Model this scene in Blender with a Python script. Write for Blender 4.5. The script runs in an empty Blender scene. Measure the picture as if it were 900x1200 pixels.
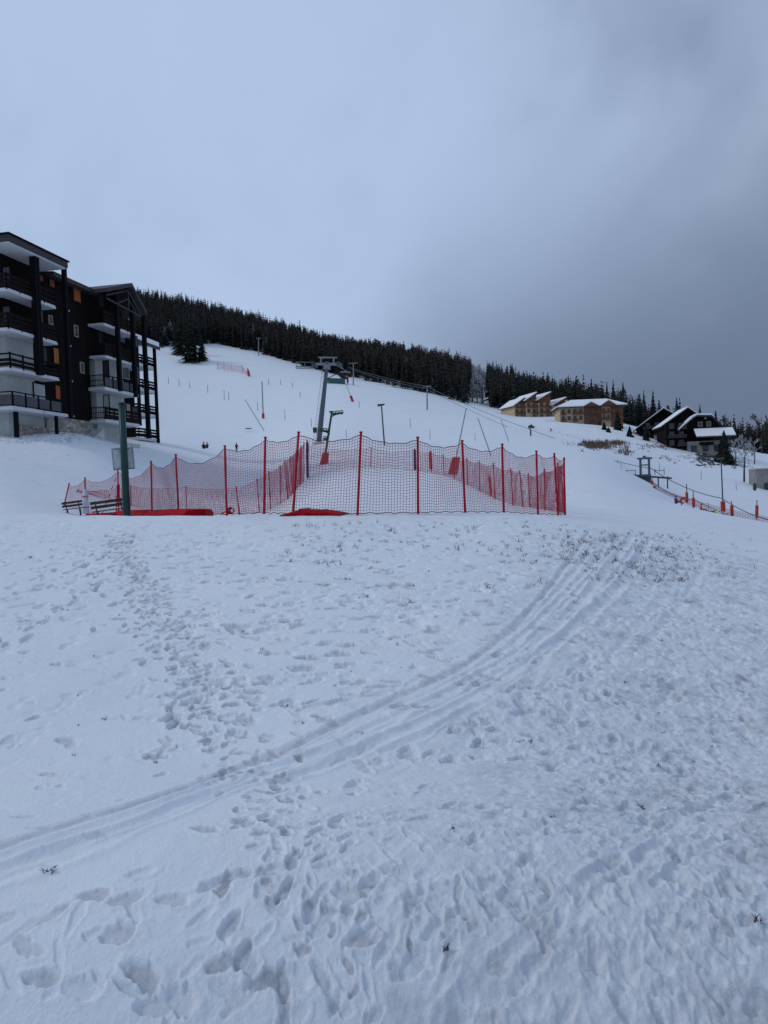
import bpy, math, random
import numpy as np
from mathutils import Vector, Matrix, Euler
R = math.radians
scene = bpy.context.scene
col = scene.collection
rnd = random.Random(11)

# ---------------------------------------------------------------- camera
F = 867.0
cam_d = bpy.data.cameras.new('camera')
cam = bpy.data.objects.new('camera', cam_d)
col.objects.link(cam)
cam_d.sensor_fit = 'VERTICAL'
cam_d.sensor_height = 36.0
cam_d.lens = 36.0 * F / 1200.0
cam_d.clip_start = 0.1
cam_d.clip_end = 12000
CR = Matrix.Rotation(R(90 - 1.8), 4, 'X') @ Matrix.Rotation(-0.034, 4, 'Z')
cam.matrix_world = CR
scene.camera = cam
CRi = CR.to_3x3()

def ray(px, py):
    d = CRi @ Vector(((px - 450) / F, -(py - 600) / F, -1.0))
    return d / d.y
def at(px, py, Y):
    """world point seen at photo pixel px,py at depth Y (the eye is the origin)"""
    return ray(px, py) * Y

# ---------------------------------------------------------------- light
scene.render.engine = 'CYCLES'
vs = scene.view_settings
vs.view_transform = 'Standard'; vs.look = 'None'; vs.gamma = 1.0; vs.exposure = 0.0
vs.use_curve_mapping = False
scene.cycles.use_denoising = True

SUN_EL, SUN_AZ = R(38), R(-92)      # azimuth measured from +Y towards +X
world = bpy.data.worlds.new('World'); scene.world = world
world.use_nodes = True
nt = world.node_tree; nt.nodes.clear()
def N(tree, t, **kw):
    n = tree.nodes.new(t)
    for k, v in kw.items():
        setattr(n, k, v)
    return n
def math_node(tree, op, a, b=None, clamp=False):
    n = N(tree, 'ShaderNodeMath', operation=op); n.use_clamp = clamp
    for i, v in enumerate((a, b)):
        if v is None: continue
        if isinstance(v, (int, float)): n.inputs[i].default_value = v
        else: tree.links.new(v, n.inputs[i])
    return n.outputs[0]
def mixc(tree, f, a, b):
    n = N(tree, 'ShaderNodeMix', data_type='RGBA')
    for i, v in ((0, f), (6, a), (7, b)):
        if isinstance(v, (int, float)): n.inputs[i].default_value = v
        elif isinstance(v, (tuple, list)): n.inputs[i].default_value = (*v[:3], 1)
        else: tree.links.new(v, n.inputs[i])
    return n.outputs[2]
def ramp(tree, f, stops):
    n = N(tree, 'ShaderNodeValToRGB'); cr = n.color_ramp
    while len(cr.elements) < len(stops): cr.elements.new(0.5)
    for e, (p, c) in zip(cr.elements, stops):
        e.position = p; e.color = (*c[:3], 1) if isinstance(c, (tuple, list)) else (c, c, c, 1)
    tree.links.new(f, n.inputs[0]); return n.outputs[0]
tc = N(nt, 'ShaderNodeTexCoord')
D = tc.outputs['Generated']
sky = N(nt, 'ShaderNodeTexSky', sky_type='NISHITA'); sky.sun_disc = False
sky.sun_elevation = SUN_EL; sky.sun_rotation = SUN_AZ
sky.air_density = 1.0; sky.dust_density = 3.0
b1 = N(nt, 'ShaderNodeBackground'); nt.links.new(sky.outputs[0], b1.inputs[0]); b1.inputs[1].default_value = 0.08
def dotn(v):
    n = N(nt, 'ShaderNodeVectorMath', operation='DOT_PRODUCT'); nt.links.new(D, n.inputs[0])
    v = Vector(v).normalized(); n.inputs[1].default_value = v
    return n.outputs['Value']
def noise(tree, vec, scale, detail=4, rough=.5, dist=0.0):
    n = N(tree, 'ShaderNodeTexNoise'); n.inputs['Scale'].default_value = scale
    n.inputs['Detail'].default_value = detail; n.inputs['Roughness'].default_value = rough
    n.inputs['Distortion'].default_value = dist
    if vec is not None: tree.links.new(vec, n.inputs['Vector'])
    return n.outputs[0]
mp = N(nt, 'ShaderNodeMapping'); nt.links.new(D, mp.inputs[0])
mp.inputs['Location'].default_value = (3.2, 1.7, .6); mp.inputs['Rotation'].default_value = (0, R(-35), R(20)); mp.inputs['Scale'].default_value = (1, 1, 1.0)
n1 = noise(nt, mp.outputs[0], 1.7, 5, .5, .35)
n2 = noise(nt, mp.outputs[0], 5.0, 4, .5, .3)
nmix = math_node(nt, 'ADD', math_node(nt, 'MULTIPLY', n1, 0.8), math_node(nt, 'MULTIPLY', n2, 0.2))
nz = math_node(nt, 'SUBTRACT', nmix, 0.5)
# the dense bank of cloud hangs low over the right hand valley, the thin bright gap over the left ridge
dark = dotn(ray(960, 600))
bright = dotn(ray(270, 350))
dk = N(nt, 'ShaderNodeMapRange', interpolation_type='SMOOTHSTEP')
nt.links.new(math_node(nt, 'ADD', dark, math_node(nt, 'MULTIPLY', nz, 0.45)), dk.inputs[0])
dk.inputs[1].default_value = 0.78; dk.inputs[2].default_value = 1.0
br = N(nt, 'ShaderNodeMapRange', interpolation_type='SMOOTHSTEP')
nt.links.new(math_node(nt, 'ADD', bright, math_node(nt, 'MULTIPLY', nz, 0.6)), br.inputs[0])
br.inputs[1].default_value = 0.78; br.inputs[2].default_value = 1.04
cbase = ramp(nt, math_node(nt, 'ADD', 0.5, math_node(nt, 'MULTIPLY', nz, 4.5)), [(0.2, (.262, .345, .51)), (.8, (.40, .495, .675))])
c = mixc(nt, br.outputs[0], cbase, (.465, .60, .83))
sepd = N(nt, 'ShaderNodeSeparateXYZ'); nt.links.new(D, sepd.inputs[0])
el = N(nt, 'ShaderNodeMapRange', interpolation_type='SMOOTHSTEP'); nt.links.new(math_node(nt, 'ADD', sepd.outputs[2], math_node(nt, 'MULTIPLY', nz, .35)), el.inputs[0])
el.inputs[1].default_value = .52; el.inputs[2].default_value = .10; el.inputs[3].default_value = .12; el.inputs[4].default_value = 1.0
c = mixc(nt, math_node(nt, 'MULTIPLY', math_node(nt, 'MULTIPLY', dk.outputs[0], .95), el.outputs[0]), c, (.125, .17, .27))
b2 = N(nt, 'ShaderNodeBackground'); nt.links.new(c, b2.inputs[0]); b2.inputs[1].default_value = 1.0
ms = N(nt, 'ShaderNodeMixShader'); ms.inputs[0].default_value = 0.9
nt.links.new(b1.outputs[0], ms.inputs[1]); nt.links.new(b2.outputs[0], ms.inputs[2])
wo = N(nt, 'ShaderNodeOutputWorld'); nt.links.new(ms.outputs[0], wo.inputs[0])

sun_d = bpy.data.lights.new('sun', 'SUN'); sun_d.energy = 0.72; sun_d.angle = R(14); sun_d.color = (1, .98, .95)
sun = bpy.data.objects.new('sun', sun_d); col.objects.link(sun)
sdir = Vector((math.sin(SUN_AZ) * math.cos(SUN_EL), math.cos(SUN_AZ) * math.cos(SUN_EL), math.sin(SUN_EL)))
sun.rotation_euler = (-sdir).to_track_quat('-Z', 'Y').to_euler()
sun.location = sdir * 50

# ---------------------------------------------------------------- materials
def mat(name, color, rough=.8, vary=.12, scale=6.0, metal=0.0, bump=0.0, spec=.3, stretch=(1, 1, 1), emit=None):
    m = bpy.data.materials.new(name); m.use_nodes = True; t = m.node_tree
    p = t.nodes['Principled BSDF']
    tcn = N(t, 'ShaderNodeTexCoord'); mpn = N(t, 'ShaderNodeMapping'); mpn.inputs['Scale'].default_value = stretch
    t.links.new(tcn.outputs['Object'], mpn.inputs[0])
    nn = noise(t, mpn.outputs[0], scale, 5, .6)
    a = tuple(max(0, x * (1 - vary * 1.6)) for x in color); b = tuple(min(1, x * (1 + vary * 1.6)) for x in color)
    t.links.new(ramp(t, nn, [(.3, a), (.7, b)]), p.inputs['Base Color'])
    p.inputs['Roughness'].default_value = rough; p.inputs['Metallic'].default_value = metal
    p.inputs['Specular IOR Level'].default_value = spec
    if bump:
        bn = N(t, 'ShaderNodeBump'); bn.inputs['Strength'].default_value = bump; bn.inputs['Distance'].default_value = .05
        t.links.new(nn, bn.inputs['Height']); t.links.new(bn.outputs[0], p.inputs['Normal'])
    return m
def plank(name, color, pitch=.18, axis='Z', vary=.25):
    """boards: dark joints every `pitch` metres across the object's own axis"""
    m = mat(name, color, .85, vary, 3.0, spec=.08, stretch=(1, 1, .25) if axis != 'Z' else (.3, .3, 3))
    t = m.node_tree; p = t.nodes['Principled BSDF']
    tcn = N(t, 'ShaderNodeTexCoord'); sp = N(t, 'ShaderNodeSeparateXYZ'); t.links.new(tcn.outputs['Object'], sp.inputs[0])
    if axis == 'Z': v = sp.outputs[2]
    else: v = math_node(t, 'ADD', sp.outputs[0], sp.outputs[1])
    fr = math_node(t, 'FRACT', math_node(t, 'DIVIDE', v, pitch))
    j = math_node(t, 'LESS_THAN', fr, .1)
    src = p.inputs['Base Color'].links[0].from_socket
    t.links.new(mixc(t, math_node(t, 'MULTIPLY', j, .7), src, tuple(x * .3 for x in color)), p.inputs['Base Color'])
    return m
M = {}
M['wood_dark'] = plank('dark_wood_boards', (.0085, .0062, .0055), .16, 'V')
M['wood_rail'] = plank('dark_railing_boards', (.013, .009, .0085), .2, 'Z')
M['beam'] = mat('dark_beam', (.006, .0065, .009), .8, .2, spec=.1)
M['beam_grey'] = mat('weathered_beam', (.06, .055, .055), .8, .25)
M['render_white'] = mat('white_render', (.47, .49, .47), .9, .07, 1.2)
M['soffit'] = mat('white_soffit', (.56, .58, .60), .9, .05, 1.0)
M['concrete'] = mat('pale_concrete', (.46, .47, .47), .9, .12, 2.0)
M['fascia'] = mat('roof_fascia', (.045, .040, .045), .6, .2)
M['orange_shutter'] = mat('orange_shutter', (.36, .085, .025), .7, .2)
M['red_shutter'] = mat('red_brown_shutter', (.20, .05, .03), .7, .2)
M['ochre_curtain'] = mat('ochre_curtain', (.36, .14, .03), .8, .2)
M['cream'] = mat('cream_frame', (.32, .29, .22), .7, .1)
M['door_dark'] = mat('brown_door', (.045, .035, .033), .6, .2)
M['glass'] = mat('dark_glass', (.02, .025, .03), .08, .1, spec=.6)
M['metal'] = mat('galvanised_steel', (.23, .26, .30), .5, .12, metal=.4)
M['metal_dark'] = mat('dark_steel', (.05, .06, .065), .5, .2, metal=.3)
M['green_dark'] = mat('dark_green_paint', (.012, .050, .050), .45, .12)
M['green_lift'] = mat('lift_green_paint', (.035, .075, .055), .6, .2)
M['grey_box'] = mat('grey_board', (.50, .58, .58), .6, .12, 3)
M['grey_box_edge'] = mat('grey_board_frame', (.24, .29, .29), .6, .1)
M['red_post'] = mat('red_post_plastic', (.40, .012, .024), .6, .12, spec=.12)
M['red_net'] = mat('red_netting', (.46, .11, .14), .7, .1)
M['net_dark'] = mat('red_violet_netting', (.36, .045, .07), .75, .15)
M['rope'] = mat('dark_rope', (.13, .03, .045), .8, .15)
M['red_mat'] = mat('red_crash_mat_vinyl', (.36, .004, .011), .7, .1, 3, spec=.1)
M['orange_pad'] = mat('orange_pad_vinyl', (.42, .040, .022), .6, .12, 3)
M['red_pad'] = mat('red_pad_vinyl', (.5, .04, .03), .6, .12, 3)
M['navy_pad'] = mat('navy_pad_vinyl', (.02, .022, .06), .6, .1)
M['bench_wood'] = mat('weathered_bench_wood', (.060, .045, .038), .8, .25, 8)
M['metal_mid'] = mat('painted_grey_steel', (.10, .125, .155), .5, .1, metal=.2)
M['cable'] = mat('steel_cable', (.10, .12, .14), .5, .1)
M['white_tape'] = mat('white_wrap', (.55, .57, .66), .8, .1)
M['brown_wall'] = plank('brown_boards', (.13, .06, .04), .3, 'Z')
M['beige_wall'] = mat('beige_render', (.47, .36, .24), .9, .12, 1.0)
M['rust_wood'] = mat('rust_wood', (.17, .070, .036), .8, .25, 1.5)
M['rust_roof'] = mat('rust_roof', (.10, .05, .045), .8, .25, 1.0)
M['grey_wall'] = mat('grey_render', (.26, .25, .24), .9, .15, .8)
M['roof_snow'] = mat('roof_snow', (.84, .86, .89), .7, .02, .8, bump=.2)
M['bark'] = mat('bark', (.05, .042, .038), .9, .25, 5)
M['bark_grey'] = mat('grey_bark', (.13, .12, .12), .9, .25, 5)
M['brush'] = mat('dry_brush', (.15, .10, .07), .9, .3, 3)
M['twig'] = mat('dry_twig', (.075, .068, .055), .9, .3, 9)
M['jacket_black'] = mat('black_jacket', (.015, .017, .03), .7, .2)
M['skin'] = mat('skin', (.5, .3, .22), .6, .05)
M['jacket_red'] = mat('red_jacket', (.5, .04, .02), .6, .1)
M['jacket_violet'] = mat('violet_jacket', (.12, .06, .16), .6, .1)
M['hi_vis'] = mat('hi_vis_mat', (.42, .62, .10), .6, .1)
M['teal'] = mat('teal_panel', (.05, .13, .13), .6, .2)

def foliage(name, c1, c2, snow=0.0, scale=.35):
    m = bpy.data.materials.new(name); m.use_nodes = True; t = m.node_tree; p = t.nodes['Principled BSDF']
    g = N(t, 'ShaderNodeNewGeometry')
    nn = noise(t, g.outputs['Position'], scale, 4, .65)
    cc = ramp(t, nn, [(.35, c1), (.65, c2)])
    if snow:
        s = N(t, 'ShaderNodeSeparateXYZ'); t.links.new(g.outputs['Normal'], s.inputs[0])
        n3 = noise(t, g.outputs['Position'], 1.3, 3, .6)
        f = math_node(t, 'MULTIPLY', math_node(t, 'GREATER_THAN', n3, 1 - snow), math_node(t, 'GREATER_THAN', math_node(t, 'ABSOLUTE', s.outputs[2]), .35))
        cc = mixc(t, math_node(t, 'MULTIPLY', f, .6), cc, (.6, .63, .68))
    t.links.new(cc, p.inputs['Base Color']); p.inputs['Roughness'].default_value = .85; p.inputs['Specular IOR Level'].default_value = .15
    return m
M['needle'] = foliage('spruce_needles', (.013, .020, .019), (.040, .052, .044), .30)
M['needle_near'] = foliage('fir_needles', (.012, .02, .014), (.028, .042, .028), .0, .6)
M['larch'] = foliage('bare_larch_twigs', (.026, .020, .018), (.080, .060, .050), .2)
M['frost_twig'] = foliage('frosted_twigs', (.20, .20, .21), (.50, .52, .56), .0)

# ---------------------------------------------------------------- mesh helpers
class MB:
    def __init__(s): s.v = []; s.f = []; s.mi = []
    def add(s, vs, fs, mi=0):
        o = len(s.v); s.v.extend([tuple(v) for v in vs]); s.f.extend([tuple(i + o for i in f) for f in fs]); s.mi.extend([mi] * len(fs))
    def box(s, x0, x1, y0, y1, z0, z1, mi=0, m=None):
        if x1 < x0: x0, x1 = x1, x0
        if y1 < y0: y0, y1 = y1, y0
        if z1 < z0: z0, z1 = z1, z0
        vs = [(x, y, z) for z in (z0, z1) for y in (y0, y1) for x in (x0, x1)]
        if m is not None: vs = [m @ Vector(v) for v in vs]
        s.add(vs, [(0, 2, 3, 1), (4, 5, 7, 6), (0, 1, 5, 4), (2, 6, 7, 3), (0, 4, 6, 2), (1, 3, 7, 5)], mi)
    def tube(s, pts, r, n=6, mi=0, cap=True):
        pts = [Vector(p) for p in pts]; rs = r if isinstance(r, (list, tuple)) else [r] * len(pts)
        o = len(s.v)
        for i, p in enumerate(pts):
            d = (pts[min(i + 1, len(pts) - 1)] - pts[max(i - 1, 0)])
            if d.length < 1e-9: d = Vector((0, 0, 1))
            d.normalize()
            a = d.cross(Vector((0, 0, 1)) if abs(d.z) < .95 else Vector((1, 0, 0))).normalized(); b = d.cross(a)
            for k in range(n):
                t = 2 * math.pi * k / n; s.v.append(tuple(p + (a * math.cos(t) + b * math.sin(t)) * rs[i]))
        for i in range(len(pts) - 1):
            for k in range(n):
                s.f.append((o + i * n + k, o + i * n + (k + 1) % n, o + (i + 1) * n + (k + 1) % n, o + (i + 1) * n + k)); s.mi.append(mi)
        if cap:
            s.f.append(tuple(o + k for k in range(n - 1, -1, -1))); s.mi.append(mi)
            e = o + (len(pts) - 1) * n; s.f.append(tuple(e + k for k in range(n))); s.mi.append(mi)
    def prism(s, poly, y0, y1, mi=0, axis='y'):
        """polygon in the x,z plane extruded along y (or in y,z along x)"""
        n = len(poly)
        if axis == 'y': vs = [(x, y0, z) for x, z in poly] + [(x, y1, z) for x, z in poly]
        elif axis == 'x': vs = [(y0, x, z) for x, z in poly] + [(y1, x, z) for x, z in poly]
        else: vs = [(x, z, y0) for x, z in poly] + [(x, z, y1) for x, z in poly]
        fs = [tuple(range(n)), tuple(range(2 * n - 1, n - 1, -1))] + [(i, i + n, (i + 1) % n + n, (i + 1) % n) for i in range(n)]
        s.add(vs, fs, mi)
    def build(s, name, mats, parent=None, world=False, smooth=False, bevel=0):
        if not isinstance(mats, (list, tuple)): mats = [mats]
        me = bpy.data.meshes.new(name)
        vs = s.v
        if world and parent is not None:
            inv = parent_matrix(parent).inverted(); vs = [inv @ Vector(v) for v in vs]
        me.from_pydata([tuple(v) for v in vs], [], s.f)
        for m in mats: me.materials.append(m)
        if len(mats) > 1: me.polygons.foreach_set('material_index', s.mi)
        if smooth: me.polygons.foreach_set('use_smooth', [True] * len(me.polygons))
        me.validate(); me.update()
        o = bpy.data.objects.new(name, me); col.objects.link(o)
        if parent is not None: o.parent = parent
        if bevel:
            bm = bmesh.new(); bm.from_mesh(me)
            bmesh.ops.remove_doubles(bm, verts=bm.verts, dist=1e-5)
            bmesh.ops.recalc_face_normals(bm, faces=bm.faces)
            bmesh.ops.bevel(bm, geom=list(bm.edges), offset=bevel, segments=2, affect='EDGES', profile=.6)
            bm.to_mesh(me); bm.free()
        return o
import bmesh
def parent_matrix(p):
    m = Matrix.Identity(4)
    while p is not None:
        m = Matrix.LocRotScale(p.location, p.rotation_euler, p.scale) @ m; p = p.parent
    return m
def thing(name, label, cat, loc=(0, 0, 0), rz=0.0, group=None):
    o = bpy.data.objects.new(name, None); col.objects.link(o); o.empty_display_size = .3
    o.location = loc; o.rotation_euler = (0, 0, rz); o['label'] = label; o['category'] = cat
    if group: o['group'] = group
    return o
def tag(o, label, cat, group=None, kind=None):
    if label: o['label'] = label
    if cat: o['category'] = cat
    if group: o['group'] = group
    if kind: o['kind'] = kind
    return o
def dup(root, loc=None, rz=None, label=None, scale=None):
    r = root.copy(); col.objects.link(r)
    if loc is not None: r.location = loc
    if rz is not None: r.rotation_euler = (0, 0, rz)
    if scale is not None: r.scale = scale
    if label: r['label'] = label
    for ch in list(root.children):
        c = ch.copy(); col.objects.link(c); c.parent = r
        for g in list(ch.children):
            d = g.copy(); col.objects.link(d); d.parent = c
    return r
# ---------------------------------------------------------------- terrain: heights of the snowfield
TY = [18, 24, 32, 42, 55, 75, 100, 140, 180, 230, 300, 400, 500, 620, 800, 1300, 3000]
TP = {  # photo column -> image rows at the depths above
 -300: [615,600,565,530,500,480,470,460,450,430,410,380,350,325,345,450,560],
 -100: [612,602,570,532,503,486,476,466,455,440,420,390,360,335,350,450,560],
    0: [612,606,580,543,508,494,482,474,466,450,436,412,390,372,385,450,560],
  100: [611,606,603,572,518,506,503,496,474,462,443,412,386,362,380,450,560],
  200: [610,606,605,602,566,527,518,508,498,481,456,421,388,364,380,460,560],
  300: [608,604,604,602,581,547,533,517,501,482,458,426,402,388,405,480,560],
  400: [606,603,598,578,553,537,517,500,487,472,455,438,422,417,440,500,560],
  500: [606,602,594,576,556,540,522,503,490,478,468,450,434,434,460,510,560],
  600: [608,602,600,589,566,546,528,511,500,493,487,470,458,460,480,520,558],
  700: [620,609,598,584,567,551,541,528,516,504,490,489,491,500,512,530,558],
  800: [640,624,612,602,593,594,584,560,539,521,513,524,530,536,540,540,556],
  900: [656,640,630,621,613,616,606,581,556,538,532,541,546,549,551,545,556],
 1000: [670,650,640,634,630,632,624,600,575,557,548,550,552,553,554,550,555],
 1300: [700,675,660,655,650,650,640,620,600,585,570,560,555,555,555,555,552],
}
Z0, Y0 = -2.95, 3.85
_px = sorted(TP)
_U = np.array([ray(p, 580).x for p in _px])
_YS = np.array([0.5, 3.85, 7, 10, 14] + TY, float)
_L = np.log(_YS)
_E = np.zeros((len(_px), len(_YS)))
for _i, _p in enumerate(_px):
    e18 = ray(_p, TP[_p][0]).z
    for _j, _Y in enumerate(_YS):
        if _Y < 18:
            k = (e18 * 18 - Z0) / (18 - Y0)
            b = 0.10 * math.sin(math.pi * max(0, min(1, (_Y - Y0) / (18 - Y0))))
            _E[_i, _j] = (Z0 + k * (_Y - Y0) + b) / _Y
        else: _E[_i, _j] = ray(_p, TP[_p][_j - 5]).z
def _cr(p0, p1, p2, p3, t, x0, x1, x2, x3):
    # cubic Hermite with finite-difference slopes on uneven knots
    m1 = ((p2 - p1) / (x2 - x1) * .5 + np.where(x1 > x0, (p1 - p0) / np.where(x1 > x0, x1 - x0, 1), 0) * .5) * (x2 - x1)
    m2 = ((p2 - p1) / (x2 - x1) * .5 + np.where(x3 > x2, (p3 - p2) / np.where(x3 > x2, x3 - x2, 1), 0) * .5) * (x2 - x1)
    t2 = t * t; t3 = t2 * t
    return (2 * t3 - 3 * t2 + 1) * p1 + (t3 - 2 * t2 + t) * m1 + (-2 * t3 + 3 * t2) * p2 + (t3 - t2) * m2
def e_of(u, Y):
    u = np.clip(u, _U[0], _U[-1] - 1e-6); Y = np.clip(Y, .51, 2999.)
    L = np.log(Y)
    i = np.clip(np.searchsorted(_U, u, 'right') - 1, 0, len(_U) - 2)
    j = np.clip(np.searchsorted(_L, L, 'right') - 1, 0, len(_L) - 2)
    def cl(a, n): return np.clip(a, 0, n - 1)
    js = [cl(j + d, len(_L)) for d in (-1, 0, 1, 2)]; is_ = [cl(i + d, len(_U)) for d in (-1, 0, 1, 2)]
    tl = (L - _L[j]) / (_L[j + 1] - _L[j]); tu = (u - _U[i]) / (_U[i + 1] - _U[i])
    rows = [_cr(*[_E[a, b] for b in js], tl, *[_L[b] for b in js]) for a in is_]
    return _cr(*rows, tu, *[_U[a] for a in is_])
def base_z(x, y):
    x = np.asarray(x, float); y = np.asarray(y, float)
    r = np.hypot(x, y); th = np.arctan2(x, y); tm = R(46)
    thc = np.clip(th, -tm, tm); Y = r * np.cos(thc); u = np.tan(thc)
    z = e_of(u, Y) * Y
    near = Y < .6
    zb = -3.4 - .06 * r
    w = np.clip((np.abs(th) - R(60)) / R(60), 0, 1); w = w * w * (3 - 2 * w)
    z = z * (1 - w) + zb * w
    c = np.clip(r / 1.2, 0, 1); 
    return z * c + (Z0 - .5) * (1 - c)
def gz(x, y): return float(base_z(np.array([x]), np.array([y]))[0])
def hit(px, py, y0=2.3, y1=900):
    """first point of the terrain seen at a photo pixel"""
    d = ray(px, py)
    Y = np.exp(np.linspace(math.log(y0), math.log(y1), 3000))
    f = d.z * Y - base_z(d.x * Y, Y)
    k = np.where(f < 0)[0]
    if len(k) == 0 : return d * y1
    k = k[0]
    if k == 0: return Vector((d.x * Y[0], Y[0], float(base_z(d.x * Y[0], Y[0]))))
    a, b = f[k - 1], f[k]; y = Y[k - 1] + (Y[k] - Y[k - 1]) * a / (a - b)
    return Vector((d.x * y, y, gz(d.x * y, y)))
def gp(px, Y, py=600):
    """terrain point at a photo column and a depth"""
    x = ray(px, py).x * Y
    z = gz(x, Y)
    # second pass: the column of a rolled camera depends on the row
    for _ in range(3):
        v = CRi.inverted() @ Vector((x, Y, z)); c = 450 + F * v.x / -v.z
        x += (px - c) / F * Y
        z = gz(x, Y)
    return Vector((x, Y, z))
def pix(p):
    v = CRi.inverted() @ Vector(p); return 450 + F * v.x / -v.z, 600 - F * v.y / -v.z

# value noise for the fine relief
def _hash(ix, iy, s):
    h = (ix.astype(np.int64) * 374761393 + iy.astype(np.int64) * 668265263 + s * 1442695041) & 0xffffffff
    h = ((h ^ (h >> 13)) * 1274126177) & 0xffffffff
    return ((h ^ (h >> 16)) & 0xffff) / 65535.0
def vnoise(x, y, s=0):
    ix = np.floor(x); iy = np.floor(y); fx = x - ix; fy = y - iy
    fx = fx * fx * fx * (fx * (fx * 6 - 15) + 10); fy = fy * fy * fy * (fy * (fy * 6 - 15) + 10)
    a = _hash(ix, iy, s); b = _hash(ix + 1, iy, s); c = _hash(ix, iy + 1, s); d = _hash(ix + 1, iy + 1, s)
    return (a * (1 - fx) + b * fx) * (1 - fy) + (c * (1 - fx) + d * fx) * fy - .5
def fbm(x, y, o=4, s=0, g=.5):
    z = 0; a = 1
    for k in range(o):
        ca, sa = math.cos(.7 * k), math.sin(.7 * k)
        z = z + a * vnoise((x * ca - y * sa) * 2 ** k + 17 * k, (x * sa + y * ca) * 2 ** k, s + k); a *= g
    return z
def sstep(a, b, x):
    t = np.clip((x - a) / (b - a), 0, 1); return t * t * (3 - 2 * t)

# polar grid
th_in = np.linspace(R(-33), R(33), 860)
th_out = np.linspace(R(33), R(327), 150)[1:-1]
TH = np.concatenate([th_in, th_out])
rr = [.3]
while rr[-1] < 3.5: rr.append(rr[-1] + .12)
while rr[-1] < 21: rr.append(rr[-1] + min(.019 if rr[-1] < 15 else .032, max(.0095, rr[-1] ** 2 / 5200)))
while rr[-1] < 110: rr.append(rr[-1] * 1.0085)
while rr[-1] < 5000: rr.append(rr[-1] * 1.02)
RR = np.array(rr); nr, nth = len(RR), len(TH)
XX = RR[:, None] * np.sin(TH)[None, :]; YY = RR[:, None] * np.cos(TH)[None, :]
ZZ = base_z(XX, YY)
# zones: foreground (rough, walked on) and groomed piste
PXa = 450 + F * XX / np.maximum(YY, .1) + 15
fore = 1 - sstep(15.5, 21, YY)
disp = np.zeros_like(ZZ)
sel = slice(0, int(np.searchsorted(RR, 60)))
x, y = XX[sel], YY[sel]; fr = fore[sel]
right = sstep(-1.0, 3.5, x + (8 - y) * .35)           # churned side
crust = fbm(x * 2.1, y * 2.6, 3, 3)
lump = fbm(x * 4.2 + fbm(x, y, 2, 9), y * 5.5, 3, 21)
pits = np.clip(lump - .16, 0, 1)
fine = fbm(x * 15, y * 17, 3, 31)
mid = sstep(5, 11, y)
d = .05 * fbm(x * .45, y * .5, 2, 77) + (.006 + .012 * mid) * crust
d -= fr * pits * (.014 + .106 * mid)
d += fr * fine * (.002 + .004 * right)
ax = (x * .80 - y * .60); ay = (x * .60 + y * .80)      # scuffs run away to the upper right
ridged = 1 - np.abs(fbm(ax * 8.5 + .8 * fbm(x * 1.3, y * 1.3, 2, 12), ay * 2.6, 3, 55)) * 5
streak = fbm(ax * 15, ay * 2.6, 3, 57) * np.clip(fbm(x * .8, y * .8, 2, 58) * 3 + .4, 0, 1)
crumb = np.clip(fbm(x * 9, y * 12, 4, 61, .6), -.3, .6)
d += fr * right * (np.clip(ridged, -.3, 1) * .003 + streak * .015 + fbm(x * 24, y * 30, 2, 63) * .009 + crumb * .022 * (.5 + .5 * mid + .3 * fbm(x, y, 2, 66)))
d -= fr * np.clip(fbm(x * 5.6, y * 8.0, 3, 68, .6) - .15, 0, 1) * .085 * right
d += (1 - fr) * .012 * fbm(x * .9, y * .9, 3, 99)
disp[sel] += d
dirt_shade = np.zeros_like(ZZ)  # colour mask: dirty snow plus shade painted into the prints
low = 1 - sstep(3.5, 13, y)
dirt_shade[sel] = fr * np.clip(right * (.9 * np.clip(fbm(x * 2.3, y * 3.1, 4, 5, .65) - .02, 0, 1) + .18 + .26 * low) + .10 * low * (fbm(x * 1.1, y * 1.4, 3, 15) + .5), 0, 1)  # dirty churned snow, also darker towards the camera
lo = np.zeros_like(ZZ); hi = np.zeros_like(ZZ)
dth = th_in[1] - th_in[0]
def window(cx, cy, rad):
    r = math.hypot(cx, cy); t = math.atan2(cx, cy)
    j0 = int((t - rad / r - th_in[0]) / dth); j1 = int((t + rad / r - th_in[0]) / dth) + 2
    i0 = np.searchsorted(RR, r - rad); i1 = np.searchsorted(RR, r + rad) + 1
    j0 = max(0, j0); j1 = min(len(th_in), j1)
    if j1 <= j0 or i1 <= i0: return None
    return slice(i0, i1), slice(j0, j1)
def foot(cx, cy, ang, L=.29, W=.11, depth=.06, rim=.016, dt=.35):
    kk_ = .72 + .28 * float(sstep(4, 8, math.hypot(cx, cy)))
    w = window(cx, cy, L * 1.1)
    if not w: return
    x = XX[w] - cx; y = YY[w] - cy
    a = x * math.sin(ang) + y * math.cos(ang); b = x * math.cos(ang) - y * math.sin(ang)
    L, W = (L * kk_, W * kk_); wob = 1 + .35 * vnoise(XX[w] * 15, YY[w] * 15, 5) + .3 * vnoise(XX[w] * 37, YY[w] * 37, 6)
    wid = W * .5 * (1 - .18 * (a < 0))
    q = np.sqrt((a / (L * .5)) ** 2 + (b / wid) ** 2) * wob
    pit = 1 - sstep(.65, 1.1, q)
    k_ = .46 + .46 * sstep(4.5, 9, math.hypot(cx, cy)); lo[w] = np.minimum(lo[w], -depth * k_ * pit); hi[w] = np.maximum(hi[w], rim * .5 * np.exp(-((q - 1.25) / .3) ** 2))
    dirt_shade[w] = np.maximum(dirt_shade[w], pit * min(1, dt * 1.5))  # shade in the pit painted into the colour, with some dirt
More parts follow.
